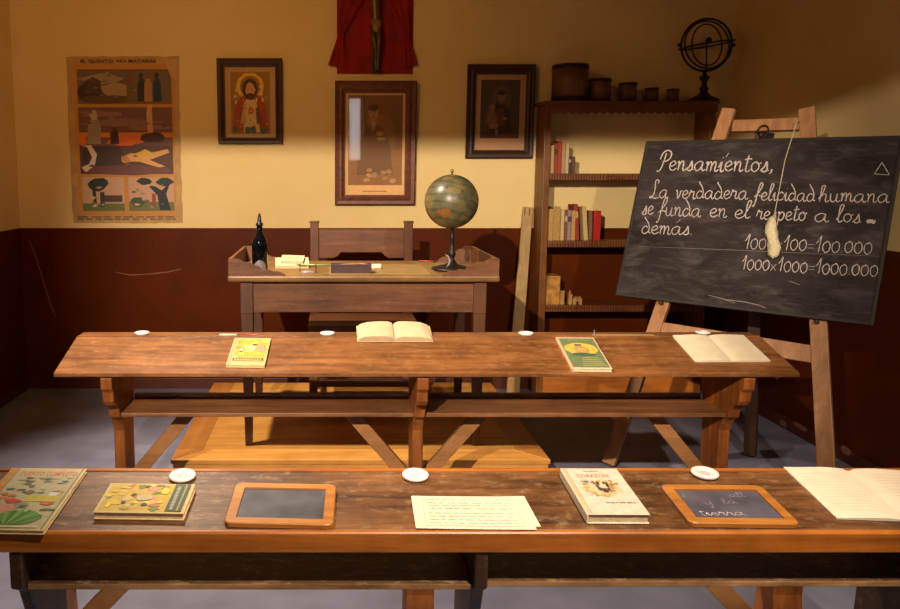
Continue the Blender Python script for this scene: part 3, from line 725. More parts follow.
# ------------------------------------------------------------------ pictures on the back wall
def facing(px0, py0, px1, py1, Y, lean=0):
    a = aty((px0+px1)/2, py0, Y); b = aty((px0+px1)/2, py1, Y); l = aty(px0, (py0+py1)/2, Y); r = aty(px1, (py0+py1)/2, Y)
    return V(((l.x+r.x)/2, Y, (a.z+b.z)/2)), r.x-l.x, a.z-b.z
def wallmx(c, lean=0): return Matrix.Translation(c) @ Matrix.Rotation(pi/2+lean, 4, 'X')   # local x right, y up, z into the room
def picture(label, box, inner, mframe, base, paint, lean=R(1.5), group='framed pictures on the back wall'):
    c, w, h = facing(*box, D-.035)
    o = thing('framed_picture', label, 'picture', None, wallmx(c, lean), group)
    ci, wi, hi = facing(*inner, D-.035); ox = ci.x-c.x; oy = ci.z-c.z
    x0, x1, y0, y1 = ox-wi/2, ox+wi/2, oy-hi/2, oy+hi/2
    fr = MB()
    O4 = [(-w/2, -h/2), (w/2, -h/2), (w/2, h/2), (-w/2, h/2)]; I4 = [(x0, y0), (x1, y0), (x1, y1), (x0, y1)]
    prof = [(0, -.012), (0, .012), (.12, .017), (.45, .014), (.7, .017), (1, .008), (1, -.012)]      # moulding, mitred at the corners
    vs = []; fs = []; k_ = len(prof)
    for (ox_, oy_), (ix_, iy_) in zip(O4, I4):
        for t_, z_ in prof: vs.append((ox_+(ix_-ox_)*t_, oy_+(iy_-oy_)*t_, z_))
    for c_ in range(4):
        d_ = (c_+1) % 4
        for k in range(k_): fs.append((c_*k_+k, d_*k_+k, d_*k_+(k+1) % k_, c_*k_+(k+1) % k_))
    fr.add(vs, [f[::-1] for f in fs])
    for (a, b, cc, dd) in ((x0-.006, y1-.004, x1+.006, y1+.008), (x0-.006, y0-.008, x1+.006, y0+.004), (x0-.006, y0, x0+.004, y1), (x1-.004, y0, x1+.006, y1)):
        fr.box((a, b, -.006), (cc, dd, .010), .002)
    fr.build('frame', mframe, o, local=True)
    pic = Pic(wi, hi, base, .00008, Matrix.Translation((ox, oy, -.008))); paint(pic)
    pic.build('print', o, M['print_wall'])
    g = MB().add([(x0, y0, .003), (x1, y0, .003), (x1, y1, .003), (x0, y1, .003)], [(0, 1, 2, 3)]); g.build('glass', M['glass'], o, local=True)
    return o
def paint1(p):
    p.rect(.12, .06, .88, .92, (150, 106, 40))
    p.blob(.5, .72, .27, .19, (222, 176, 50), 20, .03); p.blob(.5, .72, .2, .145, (150, 104, 30), 20, .03)
    p.poly([(.14, .10), (.2, .45), (.36, .6), (.5, .64), (.66, .6), (.8, .45), (.86, .10)], (160, 62, 30))
    p.poly([(.36, .08), (.38, .5), (.5, .6), (.62, .5), (.68, .08)], (206, 176, 126))
    p.blob(.5, .68, .15, .145, (66, 34, 18), 16, .06); p.blob(.5, .67, .09, .105, (206, 150, 96), 16, .04); p.blob(.5, .59, .075, .04, (80, 44, 22), 12, .1)
    p.blob(.46, .68, .015, .008, (60, 30, 20), 8, 0); p.blob(.54, .68, .015, .008, (60, 30, 20), 8, 0)
    p.blob(.51, .38, .055, .045, (170, 50, 22), 12, .05); p.blob(.51, .38, .03, .025, (220, 130, 40), 10, .1)
    for u, v in ((.22, .66), (.2, .58), (.22, .5), (.7, .72), (.72, .62), (.62, .53), (.74, .53)): p.blob(u, v, .02, .028, (226, 198, 140), 9, .3)
    for u in (.2, .45, .55, .76): p.blob(u, .12, .06, .05, (70, 96, 100), 10, .3)
    for _ in range(26): p.blob(random.uniform(.16, .84), random.uniform(.1, .85), .015, .012, random.choice([(206, 160, 60), (90, 50, 20), (150, 70, 30), (210, 180, 120)]), 7, .3)
    p.poly([(.3, .2), (.36, .42), (.4, .42), (.42, .2)], (186, 150, 110)); p.poly([(.62, .2), (.6, .42), (.66, .44), (.74, .2)], (110, 60, 36))
picture('small framed print of a haloed robed figure, left of the centre', (217.5, 58.5, 282.5, 143.5), (224.5, 66, 276, 138), M['frame_dark'], (186, 150, 108), paint1)
def paint2(p):
    p.rect(.06, .10, .95, .97, (140, 96, 50)); p.rect(.06, .45, .95, .97, (126, 84, 42))
    p.blob(.55, .52, .3, .28, (138, 96, 50), 18, .1)
    p.poly([(.2, .2), (.24, .5), (.36, .66), (.48, .7), (.62, .66), (.74, .5), (.8, .2)], (116, 78, 40))
    p.blob(.47, .8, .085, .075, (168, 124, 74), 16, .04); p.blob(.47, .85, .09, .035, (90, 58, 30), 12, .1)
    p.blob(.445, .81, .012, .006, (80, 50, 26), 8, 0); p.blob(.5, .81, .012, .006, (80, 50, 26), 8, 0); p.blob(.47, .76, .022, .006, (110, 66, 36), 8, 0)
    p.poly([(.42, .72), (.47, .62), (.53, .72)], (178, 136, 84)); p.blob(.58, .6, .07, .02, (170, 130, 84), 10, .2); p.blob(.6, .55, .08, .014, (176, 136, 86), 10, .2)
    for _ in range(14): p.blob(random.uniform(.3, .85), random.uniform(.14, .28), .05, .022, random.choice([(160, 120, 74), (140, 100, 58), (178, 136, 90)]), 9, .3)
    p.rect(.3, .035, .7, .045, (150, 116, 78))
    p.poly([(.3, .97), (.33, .74), (.36, .6), (.38, .6), (.34, .78), (.325, .97)], (82, 50, 24))
picture('large central framed sepia portrait under the crucifix, tallest of the three', (335, 81, 416, 205), (344.5, 92, 405.5, 195.5), M['frame_red'], (214, 168, 112), paint2)
def paint3(p):
    p.rect(.12, .16, .88, .92, (84, 66, 52)); p.blob(.52, .68, .2, .16, (108, 80, 58), 18, .05)
    p.poly([(.3, .18), (.34, .5), (.42, .62), (.56, .62), (.68, .5), (.76, .2)], (56, 44, 46))
    p.poly([(.42, .3), (.44, .55), (.56, .56), (.62, .34)], (112, 48, 34))
    p.blob(.52, .7, .075, .065, (150, 104, 72), 14, .05); p.blob(.52, .75, .08, .03, (60, 34, 22), 12, .1); p.blob(.52, .625, .03, .03, (140, 94, 64), 10, .1)
    p.blob(.34, .56, .06, .05, (154, 108, 76), 14, .05); p.poly([(.22, .36), (.26, .52), (.4, .52), (.46, .36), (.38, .3)], (136, 96, 70)); p.blob(.38, .32, .1, .035, (150, 110, 80), 12, .2)
    p.blob(.6, .42, .05, .02, (150, 104, 74), 10, .2); p.blob(.44, .24, .03, .05, (146, 100, 70), 10, .2); p.blob(.64, .2, .2, .03, (124, 44, 26), 12, .2); p.blob(.3, .22, .14, .04, (84, 44, 42), 12, .2)
picture('dark framed print of a seated woman with a child, beside the bookcase', (466.5, 64.5, 534, 158), (474.5, 73.5, 526, 150.5), M['frame_dark'], (196, 150, 112), paint3)

# teaching poster
c, w, h = facing(69.5, 56.5, 180.5, 223, D-.0025)
o = thing('poster', 'aged paper teaching poster with five painted scenes, left of the framed pictures', 'poster', None, wallmx(c, 0))
sh = MB(); nx, ny = 16, 20; vs = []; fs = []
def pw(u, v): return .0015*sin(9*u+5*v)*(.3+.7*abs(2*u-1))+.0022
for i in range(nx+1):
    for j in range(ny+1):
        u, v = i/nx, j/ny; e = .004*random.uniform(-1, 1) if (i in (0, nx) or j in (0, ny)) else 0
        vs.append(((u-.5)*w+e, (v-.5)*h+e, pw(u, v)-.002))
for i in range(nx):
    for j in range(ny): fs.append((i*(ny+1)+j, (i+1)*(ny+1)+j, (i+1)*(ny+1)+j+1, i*(ny+1)+j+1))
sh.add(vs, fs, 0, True); sh.build('sheet', mat('poster_paper', (202, 160, 106), .8, .2, 9), o, local=True)
p = Pic(w, h, (196, 142, 66), .00008, Matrix.Translation((0, 0, .0025)))
p.mb = MB(); p.k = 0
p.rect(.06, .05, .945, .955, (188, 128, 50))
p.rect(.09, .72, .93, .925, (104, 84, 70)); p.rect(.09, .30, .93, .70, (110, 74, 66)); p.rect(.10, .075, .48, .28, (190, 148, 118)); p.rect(.52, .075, .93, .28, (188, 146, 120))
p.blob(.3, .87, .18, .03, (150, 128, 104), 12, .2); p.blob(.45, .80, .16, .05, (158, 132, 96), 14, .2); p.blob(.2, .79, .1, .06, (60, 46, 38), 12, .2); p.rect(.16, .78, .3, .85, (74, 52, 40)); p.poly([(.14, .85), (.23, .88), (.32, .85)], (88, 56, 40)); p.blob(.35, .745, .22, .025, (92, 62, 36), 14, .2)
for u, cc in ((.56, (104, 84, 56)), (.66, (34, 32, 40)), (.72, (162, 124, 94)), (.8, (26, 42, 66))):
    p.poly([(u-.035, .735), (u-.03, .84), (u-.012, .87), (u+.02, .87), (u+.035, .84), (u+.04, .735)], cc); p.blob(u, .888, .02, .018, (120, 70, 48) if cc[0] > 60 else (60, 36, 28), 10, .05)
p.poly([(.48, .855), (.56, .865), (.57, .84)], (120, 56, 40))
p.rect(.09, .52, .93, .55, (206, 120, 48)); p.blob(.45, .61, .34, .02, (132, 96, 92), 14, .3); p.blob(.3, .66, .2, .018, (136, 98, 96), 14, .3); p.blob(.7, .58, .2, .015, (140, 100, 92), 14, .3); p.blob(.5, .5, .16, .03, (214, 104, 36), 14, .2); p.blob(.12, .5, .04, .03, (210, 120, 40), 10, .2)
p.rect(.09, .30, .93, .47, (86, 54, 44)); p.blob(.3, .40, .22, .07, (64, 42, 36), 14, .15); p.blob(.5, .32, .4, .03, (104, 62, 58), 14, .2)
p.poly([(.16, .48), (.17, .58), (.21, .64), (.26, .64), (.29, .58), (.28, .48)], (150, 132, 112)); p.blob(.225, .655, .035, .03, (178, 160, 130), 12, .08)
p.poly([(.37, .48), (.37, .55), (.44, .56), (.45, .48)], (64, 34, 30)); p.blob(.41, .575, .022, .02, (80, 44, 34), 10, .1)
p.poly([(.71, .53), (.70, .66), (.715, .715), (.75, .715), (.755, .53)], (196, 146, 100)); p.blob(.75, .52, .12, .03, (64, 40, 38), 12, .15)
p.poly([(.46, .40), (.55, .425), (.68, .42), (.88, .45), (.9, .43), (.72, .385), (.86, .345), (.8, .34), (.62, .375), (.5, .375)], (206, 152, 88)); p.blob(.5, .385, .04, .022, (180, 120, 66), 12, .1); p.poly([(.58, .42), (.68, .45), (.74, .43), (.66, .39)], (206, 164, 60))
p.poly([(.1, .34), (.17, .36), (.2, .4), (.16, .46), (.12, .47), (.19, .475), (.245, .42), (.22, .35), (.14, .31)], (206, 184, 160))
p.blob(.25, .24, .085, .04, (34, 40, 30), 12, .2); p.poly([(.19, .21), (.2, .1), (.23, .1), (.22, .22)], (40, 36, 28)); p.rect(.10, .075, .48, .12, (96, 104, 52)); p.rect(.3, .13, .46, .17, (70, 54, 44)); p.rect(.26, .1, .3, .19, (52, 44, 48))
p.rect(.52, .075, .93, .13, (104, 104, 60)); p.blob(.6, .13, .06, .03, (64, 76, 50), 12, .2); p.poly([(.8, .08), (.78, .17), (.7, .23), (.76, .225), (.82, .2), (.9, .25), (.86, .18), (.9, .08)], (36, 40, 46)); p.blob(.66, .255, .06, .02, (38, 46, 38), 10, .25); p.blob(.85, .25, .08, .025, (40, 50, 44), 10, .25); p.rect(.73, .1, .765, .18, (140, 70, 40))
for (a, b, c_, d_, pal) in ((.1, .72, .5, .92, [(120, 100, 84), (84, 68, 58), (150, 128, 100)]), (.1, .56, .92, .69, [(124, 86, 80), (96, 66, 62), (140, 100, 92)]), (.1, .31, .92, .46, [(100, 64, 54), (74, 48, 42), (120, 76, 58)]), (.11, .08, .47, .27, [(200, 160, 130), (150, 120, 96), (90, 84, 56)]), (.53, .08, .92, .27, [(200, 160, 130), (150, 124, 100), (90, 92, 70)])):
    for _ in range(9): p.blob(random.uniform(a+.03, c_-.03), random.uniform(b+.015, d_-.012), random.uniform(.012, .03), random.uniform(.004, .009), random.choice(pal), 8, .35)
p.text('EL QUINTO: NO MATARAS', .13, .964, .019, (74, 34, 20), .67, True)
p.lines(.05, .95, .022, .036, 2, (120, 80, 48), .006)
p.poly([(.86, .985), (.99, .985), (.99, .86), (.93, .88), (.9, .93)], (190, 146, 98))
p.build('print', o, M['print_wall'])

# red cloth with crucifix above the central picture
cl0 = aty(327, 73.3, D-.03); cl1 = aty(417.5, 73.3, D-.03); zb = cl0.z; ztp = 2.98; xc = (cl0.x+cl1.x)/2
o = thing('wall_hanging', 'dark red cloth hanging with gathered sides behind the crucifix', 'cloth', (xc, D-.03, (zb+ztp)/2))
mb = MB(); nx, nz = 44, 26; vs = []; fs = []
bx0, bx1 = aty(337, 60, D-.02).x, aty(413, 60, D-.02).x
for j in range(nz+1):
    z = zb+(ztp-zb)*j/nz
    for i in range(nx+1):
        u = i/nx; vs.append((bx0+(bx1-bx0)*u, D-.012-.003*sin(u*30)-.002*sin(j*.5), z))
for j in range(nz):
    for i in range(nx): a = j*(nx+1)+i; fs.append((a, a+1, a+nx+2, a+nx+1))
mb.add(vs, fs, 0, True); mb.build('backing_cloth', M['red'], o)
def swag(side):
    mb = MB(); vs = []; fs = []; n, m = 14, 30
    for j in range(m+1):
        t = j/m; z = ztp-(ztp-zb-.035)*t
        tie = aty(330, 33, D-.03).z
        zz = (z-tie)
        xo_top = .265; pinch = .235
        if zz > 0: outer = .25+.0*zz; inner = max(.02, .245-(.06+.75*zz)*.8)
        else: outer = .238+.075*min(1, -zz/.22); inner = .205-.02*min(1, -zz/.2)
        if side > 0: outer -= .012
        for i in range(n+1):
            u = i/n; x = xc+.012+side*(inner+(outer-inner)*u)
            vs.append((x, D-.022-.012*abs(sin(u*9+zz*2))-.01*(1-min(1, abs(zz)*5)), z+(.02*u if j == m else 0)))
    for j in range(m):
        for i in range(n): a = j*(n+1)+i; fs.append((a, a+1, a+n+2, a+n+1))
    mb.add(vs, fs, 0, True); return mb
for s in (-1, 1): swag(s).build('curtain_swag', M['red'], o)

cc = aty(375.5, 40, D-.055)
o = thing('crucifix', 'dark crucifix hanging on the red cloth, cut off by the top edge', 'crucifix', (cc.x, D-.05, cc.z))
zf = aty(375, 72.5, D-.05).z
mb = MB().box((cc.x-.026, D-.040, zf), (cc.x+.026, D-.020, 3.0), .003); mb.box((cc.x-.24, D-.058, 2.77), (cc.x+.24, D-.0405, 2.83), .003)
mb.build('cross', M['cross'], o)
yb = D-.066; x = cc.x
zh = aty(375, 24, yb).z      # hips
bd = MB()
bd.tube([(x, yb, zh-.03), (x+.004, yb, zh+.02), (x, yb-.004, zh+.08), (x-.004, yb-.006, zh+.14), (x, yb-.004, zh+.19), (x+.002, yb-.006, zh+.225)], [.030, .031, .026, .034, .032, .013], 14, sq=.7)
for s in (-1, 1):
    bd.tube([(x+s*.017, yb, zh-.01), (x+s*.018+.004, yb-.022, zh-.10), (x+s*.012+.008, yb-.028, zh-.145), (x+s*.008+.008, yb-.004, zh-.22), (x+s*.006+.009, yb, zh-.27), (x+s*.008+.011, yb-.02, zh-.30)], [.021, .018, .014, .013, .009, .007], 10)
    bd.tube([(x+s*.03, yb, zh+.195), (x+s*.10, yb+.008, zh+.23), (x+s*.19, yb+.016, zh+.275), (x+s*.215, yb+.018, zh+.285)], [.014, .011, .008, .007], 8)
bd.tube([(x, yb-.006, zh+.21), (x+.008, yb-.012, zh+.245)], [.012, .012], 8)
bd.sphere(V((x+.012, yb-.016, zh+.265)), .028, 10, 0, (.85, .95, 1.15))
bd.build('figure', M['bronze'], o)
MB().tube([(x, yb, zh-.055), (x+.002, yb, zh-.02), (x+.004, yb, zh+.025)], [.040, .037, .034], 14, sq=.8).build('loincloth', M['loin'], o)

# ------------------------------------------------------------------ easel and blackboard
def board_pose():
    q = [(645, 142), (901, 136.5), (875, 325), (618, 295)]
    r = [ray(*p) for p in q]
    # depths with r0*t0 + r2*t2 = r1*t1 + r3*t3, t0 = 1
    m = Matrix((r[1], -r[2], r[3])).transposed(); t = m.inverted() @ r[0]
    return [OC+4.37*x for x in (r[0], r[1]*t[0], r[2]*t[1], r[3]*t[2])]
Q = board_pose()
bu = (Q[1]-Q[0]).normalized(); bn = bu.cross(Q[0]-Q[3]).normalized()
if bn.y > 0: bn = -bn
bv = bn.cross(bu).normalized()                      # up the board
BW = ((Q[1]-Q[0]).length+(Q[2]-Q[3]).length)/2; BH = ((Q[0]-Q[3]).length+(Q[1]-Q[2]).length)/2
BC = (Q[0]+Q[1]+Q[2]+Q[3])/4
bmx = Matrix((bu, bv, bn)).transposed().to_4x4(); bmx.translation = BC
binv = bmx.inverted()
bb = thing('blackboard', 'black chalkboard with white handwriting standing on the easel', 'blackboard', None, bmx)
T = .02
MB().box((-BW/2, -BH/2, -T), (BW/2, BH/2, 0), .003).build('panel', M['black_board'], bb, local=True)
ed = MB()
for (a, b, c, d) in ((-BW/2-.004, -BH/2-.004, -BW/2+.012, BH/2+.004), (BW/2-.012, -BH/2-.004, BW/2+.004, BH/2+.004), (-BW/2+.012, -BH/2-.004, BW/2-.012, -BH/2+.012), (-BW/2+.012, BH/2-.012, BW/2-.012, BH/2+.004)):
    ed.box((a, b, -T-.003), (c, d, .004), .003)
ed.build('edge_frame', M['board_edge'], bb, local=True)
def onboard(x, y, off=0):
    p = onplane(x, y, BC+bn*off, bn); return binv @ p
G = {
 'a': ([[(.75, .85), (.45, 1), (.1, .7), (.06, .3), (.3, 0), (.6, .25), (.75, .9), (.72, .3), (.88, 0), (1.05, .2)]], 1.05),
 'c': ([[(.65, .8), (.4, 1), (.1, .65), (.1, .25), (.35, 0), (.72, .2)]], .75),
 'd': ([[(.6, .75), (.32, .92), (.06, .5), (.15, .1), (.4, 0), (.68, .3), (.72, .8), (.5, 1.4), (.2, 1.85), (.12, 2.05)], [(.7, .5), (.8, .1), (.95, .15)]], .95),
 'e': ([[(.02, .4), (.4, .5), (.6, .75), (.4, 1), (.12, .75), (.1, .25), (.4, 0), (.78, .25)]], .78),
 'f': ([[(0, .3), (.4, .9), (.7, 1.7), (.62, 2.1), (.42, 1.95), (.3, 1), (.2, -.2), (.08, -.85), (-.08, -.7)], [(.12, .45), (.4, .55), (.75, .45)]], .75),
 'h': ([[(0, .3), (.3, 1.1), (.45, 1.9), (.3, 2.05), (.18, 1.7), (.15, 0)], [(.15, .5), (.42, .98), (.64, .8), (.64, .15), (.78, 0), (.98, .2)]], .98),
 'i': ([[(0, .4), (.2, 1), (.2, .2), (.35, 0), (.5, .2)], [(.22, 1.45), (.27, 1.5)]], .5),
 'l': ([[(0, .2), (.32, 1.2), (.46, 1.9), (.3, 2.05), (.17, 1.7), (.15, .3), (.3, 0), (.55, .2)]], .55),
 'L': ([[(.62, 1.8), (.66, 2.1), (.42, 2.25), (.28, 1.95), (.38, 1.3), (.35, .5), (.12, .02), (-.05, .15), (.15, .22), (.6, 0), (1.0, .15)]], 1.0),
 'm': ([[(0, .8), (.1, 1), (.15, .8), (.15, 0)], [(.15, .5), (.35, 1), (.5, .8), (.5, 0)], [(.5, .5), (.72, 1), (.88, .8), (.88, .15), (1.02, 0), (1.18, .2)]], 1.18),
 'n': ([[(0, .8), (.1, 1), (.15, .8), (.15, 0)], [(.15, .5), (.4, 1), (.58, .8), (.58, .15), (.72, 0), (.9, .2)]], .9),
 'o': ([[(.4, 1), (.1, .75), (.1, .25), (.38, 0), (.66, .3), (.64, .75), (.4, 1), (.58, .78), (.85, .9)]], .85),
 'p': ([[(.0, .8), (.12, 1), (.15, .8), (.12, -1)], [(.15, .6), (.42, 1), (.68, .7), (.6, .2), (.38, 0), (.15, .2)]], .85),
 'P': ([[(.5, 1.9), (.4, 1), (.25, .2), (.05, -.1), (-.1, 0)], [(.02, 1.2), (.15, 1.85), (.55, 2.2), (.95, 2.0), (1.0, 1.5), (.75, 1.1), (.45, 1.0)]], 1.0),
 'r': ([[(0, .3), (.15, 1.08), (.25, .85), (.52, .88), (.5, .2), (.65, 0), (.82, .2)]], .8),
 's': ([[(0, .1), (.28, .5), (.42, 1.02), (.5, .6), (.55, .2), (.35, 0), (.12, .1)], [(.5, .1), (.75, .15)]], .72),
 't': ([[(.28, 1.7), (.2, .3), (.35, 0), (.62, .2)], [(0, 1.2), (.3, 1.3), (.6, 1.28)]], .6),
 'u': ([[(.05, 1), (.08, .3), (.3, 0), (.55, .25), (.62, 1), (.62, .2), (.78, 0), (.95, .2)]], .93),
 'v': ([[(0, .9), (.12, 1), (.3, 0), (.5, .6), (.5, .95), (.75, .9)]], .75),
 'y': ([[(.05, 1), (.08, .4), (.3, .1), (.55, .35), (.62, 1), (.55, -.3), (.3, -.9), (.1, -.7)]], .8),
 '1': ([[(0, .9), (.2, 1.25), (.4, 1.75), (.34, .8), (.3, 0)]], .55),
 '0': ([[(.45, 1.2), (.14, 1), (.08, .45), (.34, 0), (.66, .3), (.66, .95), (.4, 1.25), (.35, 1.05)]], .8),
 'x': ([[(.05, .8), (.65, .05)], [(.6, .85), (.08, .0)]], .8), '=': ([[(.05, .75), (.6, .78)], [(.05, .38), (.6, .4)]], .75),
 '.': ([[(.1, .02), (.18, .08)]], .3), ',': ([[(.2, .25), (.22, 0), (.08, -.25)]], .35), '-': ([[(0, .4), (.3, .5), (.7, .38)]], .8), "'": ([[(.1, 1.3), (.35, 1.7)]], .5), ' ': ([], .55),
}
def smooth(pts, k=5):
    if len(pts) < 3: return pts
    out = []
    for i in range(len(pts)-1):
        p0 = pts[max(i-1, 0)]; p1 = pts[i]; p2 = pts[i+1]; p3 = pts[min(i+2, len(pts)-1)]
        for j in range(k):
            t = j/k
            out.append(tuple(.5*((2*p1[a])+(-p0[a]+p2[a])*t+(2*p0[a]-5*p1[a]+4*p2[a]-p3[a])*t*t+(-p0[a]+3*p1[a]-3*p2[a]+p3[a])*t**3) for a in (0, 1)))
    out.append(pts[-1]); return out
def write(mb, word, A, B, xh, width, z=.0012, mi=0):    # A, B: baseline ends (local x,y), xh = x-height in metres
    A = V((A[0], A[1], 0)); B = V((B[0], B[1], 0)); tot = 0; gl = []
    for chx in word:
        st, adv = G[chx]; gl.append((st, tot)); tot += adv
    d = (B-A); sx = d.length/tot; ex = d.normalized(); ey = V((-ex.y, ex.x, 0))
    for st, x0 in gl:
        jy = random.uniform(-.05, .05)
        for s in st:
            pts = [A+ex*((x0+u)*sx)+ey*((v+jy)*xh)+V((0, 0, z)) for u, v in smooth(s)]
            z += .00002
            ribbon(mb, pts, width*random.uniform(.85, 1.15), V((0, 0, 1)), mi)
CW = []; cw = None
def wline(word, xa, ya, xb, yb, xhpx, width=.0047, mi=0, join=False):
    global cw
    if not join: cw = MB(); CW.append(('chalk_word', cw))
    A = onboard(xa, ya); B = onboard(xb, yb); xh = (onboard((xa+xb)/2, (ya+yb)/2-xhpx)-onboard((xa+xb)/2, (ya+yb)/2)).length
    write(cw, word, A, B, xh, width, .0012+.0002*random.random(), mi)
wline('Pensamientos,', 658, 170.5, 773, 172, 9.5, .0065)
A = onboard(726, 157); B = onboard(729, 153); ribbon(cw, [A+V((0, 0, .0014)), B+V((0, 0, .0014))], .007, V((0, 0, 1)))
for wd, xa, xb, ya, yb_ in (('La', 650, 668, 198, 198.5), ('verdadera', 675, 748, 198.5, 199.5), ('felicidad', 754, 815, 200, 201.5), ('humana', 818, 890, 201.5, 202.5)): wline(wd, xa, ya, xb, yb_, 8.2)
for wd, xa, xb, ya, yb_ in (('se', 641.5, 653, 214.5, 215), ('funda', 658, 701, 215.5, 217), ('en', 709, 727, 217, 217.5), ('el', 734, 750, 218, 218.5), ('respeto', 756, 806, 219, 221), ('a', 814, 829, 221.5, 222), ('los', 836, 861, 222, 223)): wline(wd, xa, ya, xb, yb_, 8.5)
wline('-', 866, 225, 876, 225.5, 8, .016)
wline('demas.', 641, 233, 693, 235.5, 8.2); wline("'", 673, 233, 680, 233.5, 8, join=True)
wline('1000x100=100.000.', 744, 248.5, 876, 254.5, 9, .0038)
wline('1000x1000=1000.000', 741, 269.5, 878, 277, 8.6, .0038)
cw = MB(); CW.append(('chalk_triangle', cw))
tri = [(874.5, 174), (882, 162.5), (889.5, 175), (874.5, 174), (876, 174.2)]
for a, b in zip(tri[:-1], tri[1:]): ribbon(cw, [onboard(*a)+V((0, 0, .0014)), onboard(*b)+V((0, 0, .0014))], .006, V((0, 0, 1)))
for pts, wd in (([(639, 246.5), (720, 249.5), (800, 253), (884, 256.5)], .0022), ([(708, 295), (725, 299.5), (745, 302), (758, 305), (766, 308)], .005), ([(722, 299), (735, 303)], .006), ([(789, 281), (800, 285)], .006)):
    cw = MB(); CW.append(('chalk_stroke', cw)); ribbon(cw, [onboard(*q)+V((0, 0, .0011)) for q in pts], wd, V((0, 0, 1)), 1)
for nm, q in CW: q.build(nm, [M['chalk'], M['chalk_faint']], bb, local=True)

# easel: two front legs under the board plane, back leg, crossbars
eo = -.045
def ep(x, y, off=eo): return onplane(x, y, BC+bn*off, bn)
lt, lb_ = ep(729.5, 109), ep(609, 466); rt, rb = ep(807, 108.5), ep(826, 466)
def tofloor(a, b): d = b-a; return a+d*(a.z/(-d.z))
lf = tofloor(lt, lb_); rf = tofloor(rt, rb)
es = thing('easel', 'tall beech easel with drilled legs holding the blackboard', 'easel', ((lf+rf)/2).xy.to_3d())
legw = .085; up_ = bn
def leg(a, b, holes, mt, wd=.07):
    mb = MB().beam(a, b, wd, .03, .004, 0, up=up_)
    d = (b-a)
    for hx, hy in holes:
        pp = onplane(hx, hy, a+bn*.0155, bn); xx = d.normalized(); yy = bn.cross(xx)
        vs = [pp+xx*.012*cos(2*pi*i/12)+yy*.012*sin(2*pi*i/12)+bn*.0004 for i in range(12)]
        mb.add(vs, [list(range(12))], 1)
    return mb
up_z = V((0, 0, .018))
leg(lt, lf+up_z, [(655, 322)], 0, .066).build('front_leg', [M['easel'], M['hole']], es)
leg(rt, rf+up_z, [(820.5, 340), (822.5, 369)], 0).build('front_leg', [M['easel'], M['hole']], es)
MB().beam(ep(733, 126.5, eo-.005), ep(800, 124.5, eo-.005), .028, .062, .003, up=bv).build('top_crossbar', M['easel'], es)
MB().beam(ep(655, 329, eo-.005), ep(816, 355, eo-.005), .026, .08, .003, up=bv).build('lower_crossbar', M['easel'], es)
bf = atz(750, 455, .012); bt = ep(762, 128, eo-.04)
MB().beam(bt, bf, .06, .03, .003, up=up_).build('back_leg', M['easel_d'], es)
hk = ep(763, 131, eo+.03)
MB().tube([hk+bu*.024*cos(2*pi*i/24)+bv*.03*sin(2*pi*i/24) for i in range(24)], .0035, 8, closed=True).build('hook_ring', M['iron'], es)
pk = ep(768, 137, eo+.02); MB().beam(pk-bv*.04, pk+bv*.02, .05, .02, .003, up=bn).build('hook_plate', M['iron'], es)
# pegs that carry the board
for a, d in ((lt, lf), (rt, rf)):
    dd = (d-a).normalized(); zb_ = (binv @ a); 
    s = (-BH/2-.014-(binv @ a).y)/((binv @ d).y-(binv @ a).y); pp = a+(d-a)*s
    MB().tube([pp+bn*.0, pp+bn*.047], .0095, 10).build('peg', M['easel_d'], es)

# cotton duster on a string
sa = ep(797.5, 120, .006); sb = ep(785, 160, .008); sc_ = ep(773, 222, .014)
o = thing('chalk_duster', 'white cotton chalk duster hanging on a string over the blackboard', 'duster', sa)
MB().tube([sa-bn*.045, sa, (sa+sb)/2, sb, (sb+sc_)/2, sc_], .0022, 8).build('string', M['string'], o)
pts = [ep(x, y, .026) for x, y in ((773, 217), (771, 224), (771.5, 232), (773.5, 240), (774, 248), (773.5, 255), (774, 258))]
nt = MB(); nt.tube([p+V((random.uniform(-.004, .004), 0, 0)) for p in pts], [.008, .022, .027, .021, .026, .022, .008], 18)
for v in nt.v: v += V((random.uniform(-1, 1), random.uniform(-1, 1), random.uniform(-1, 1)))*.0035
nt.build('cotton_pad', M['cotton'], o)

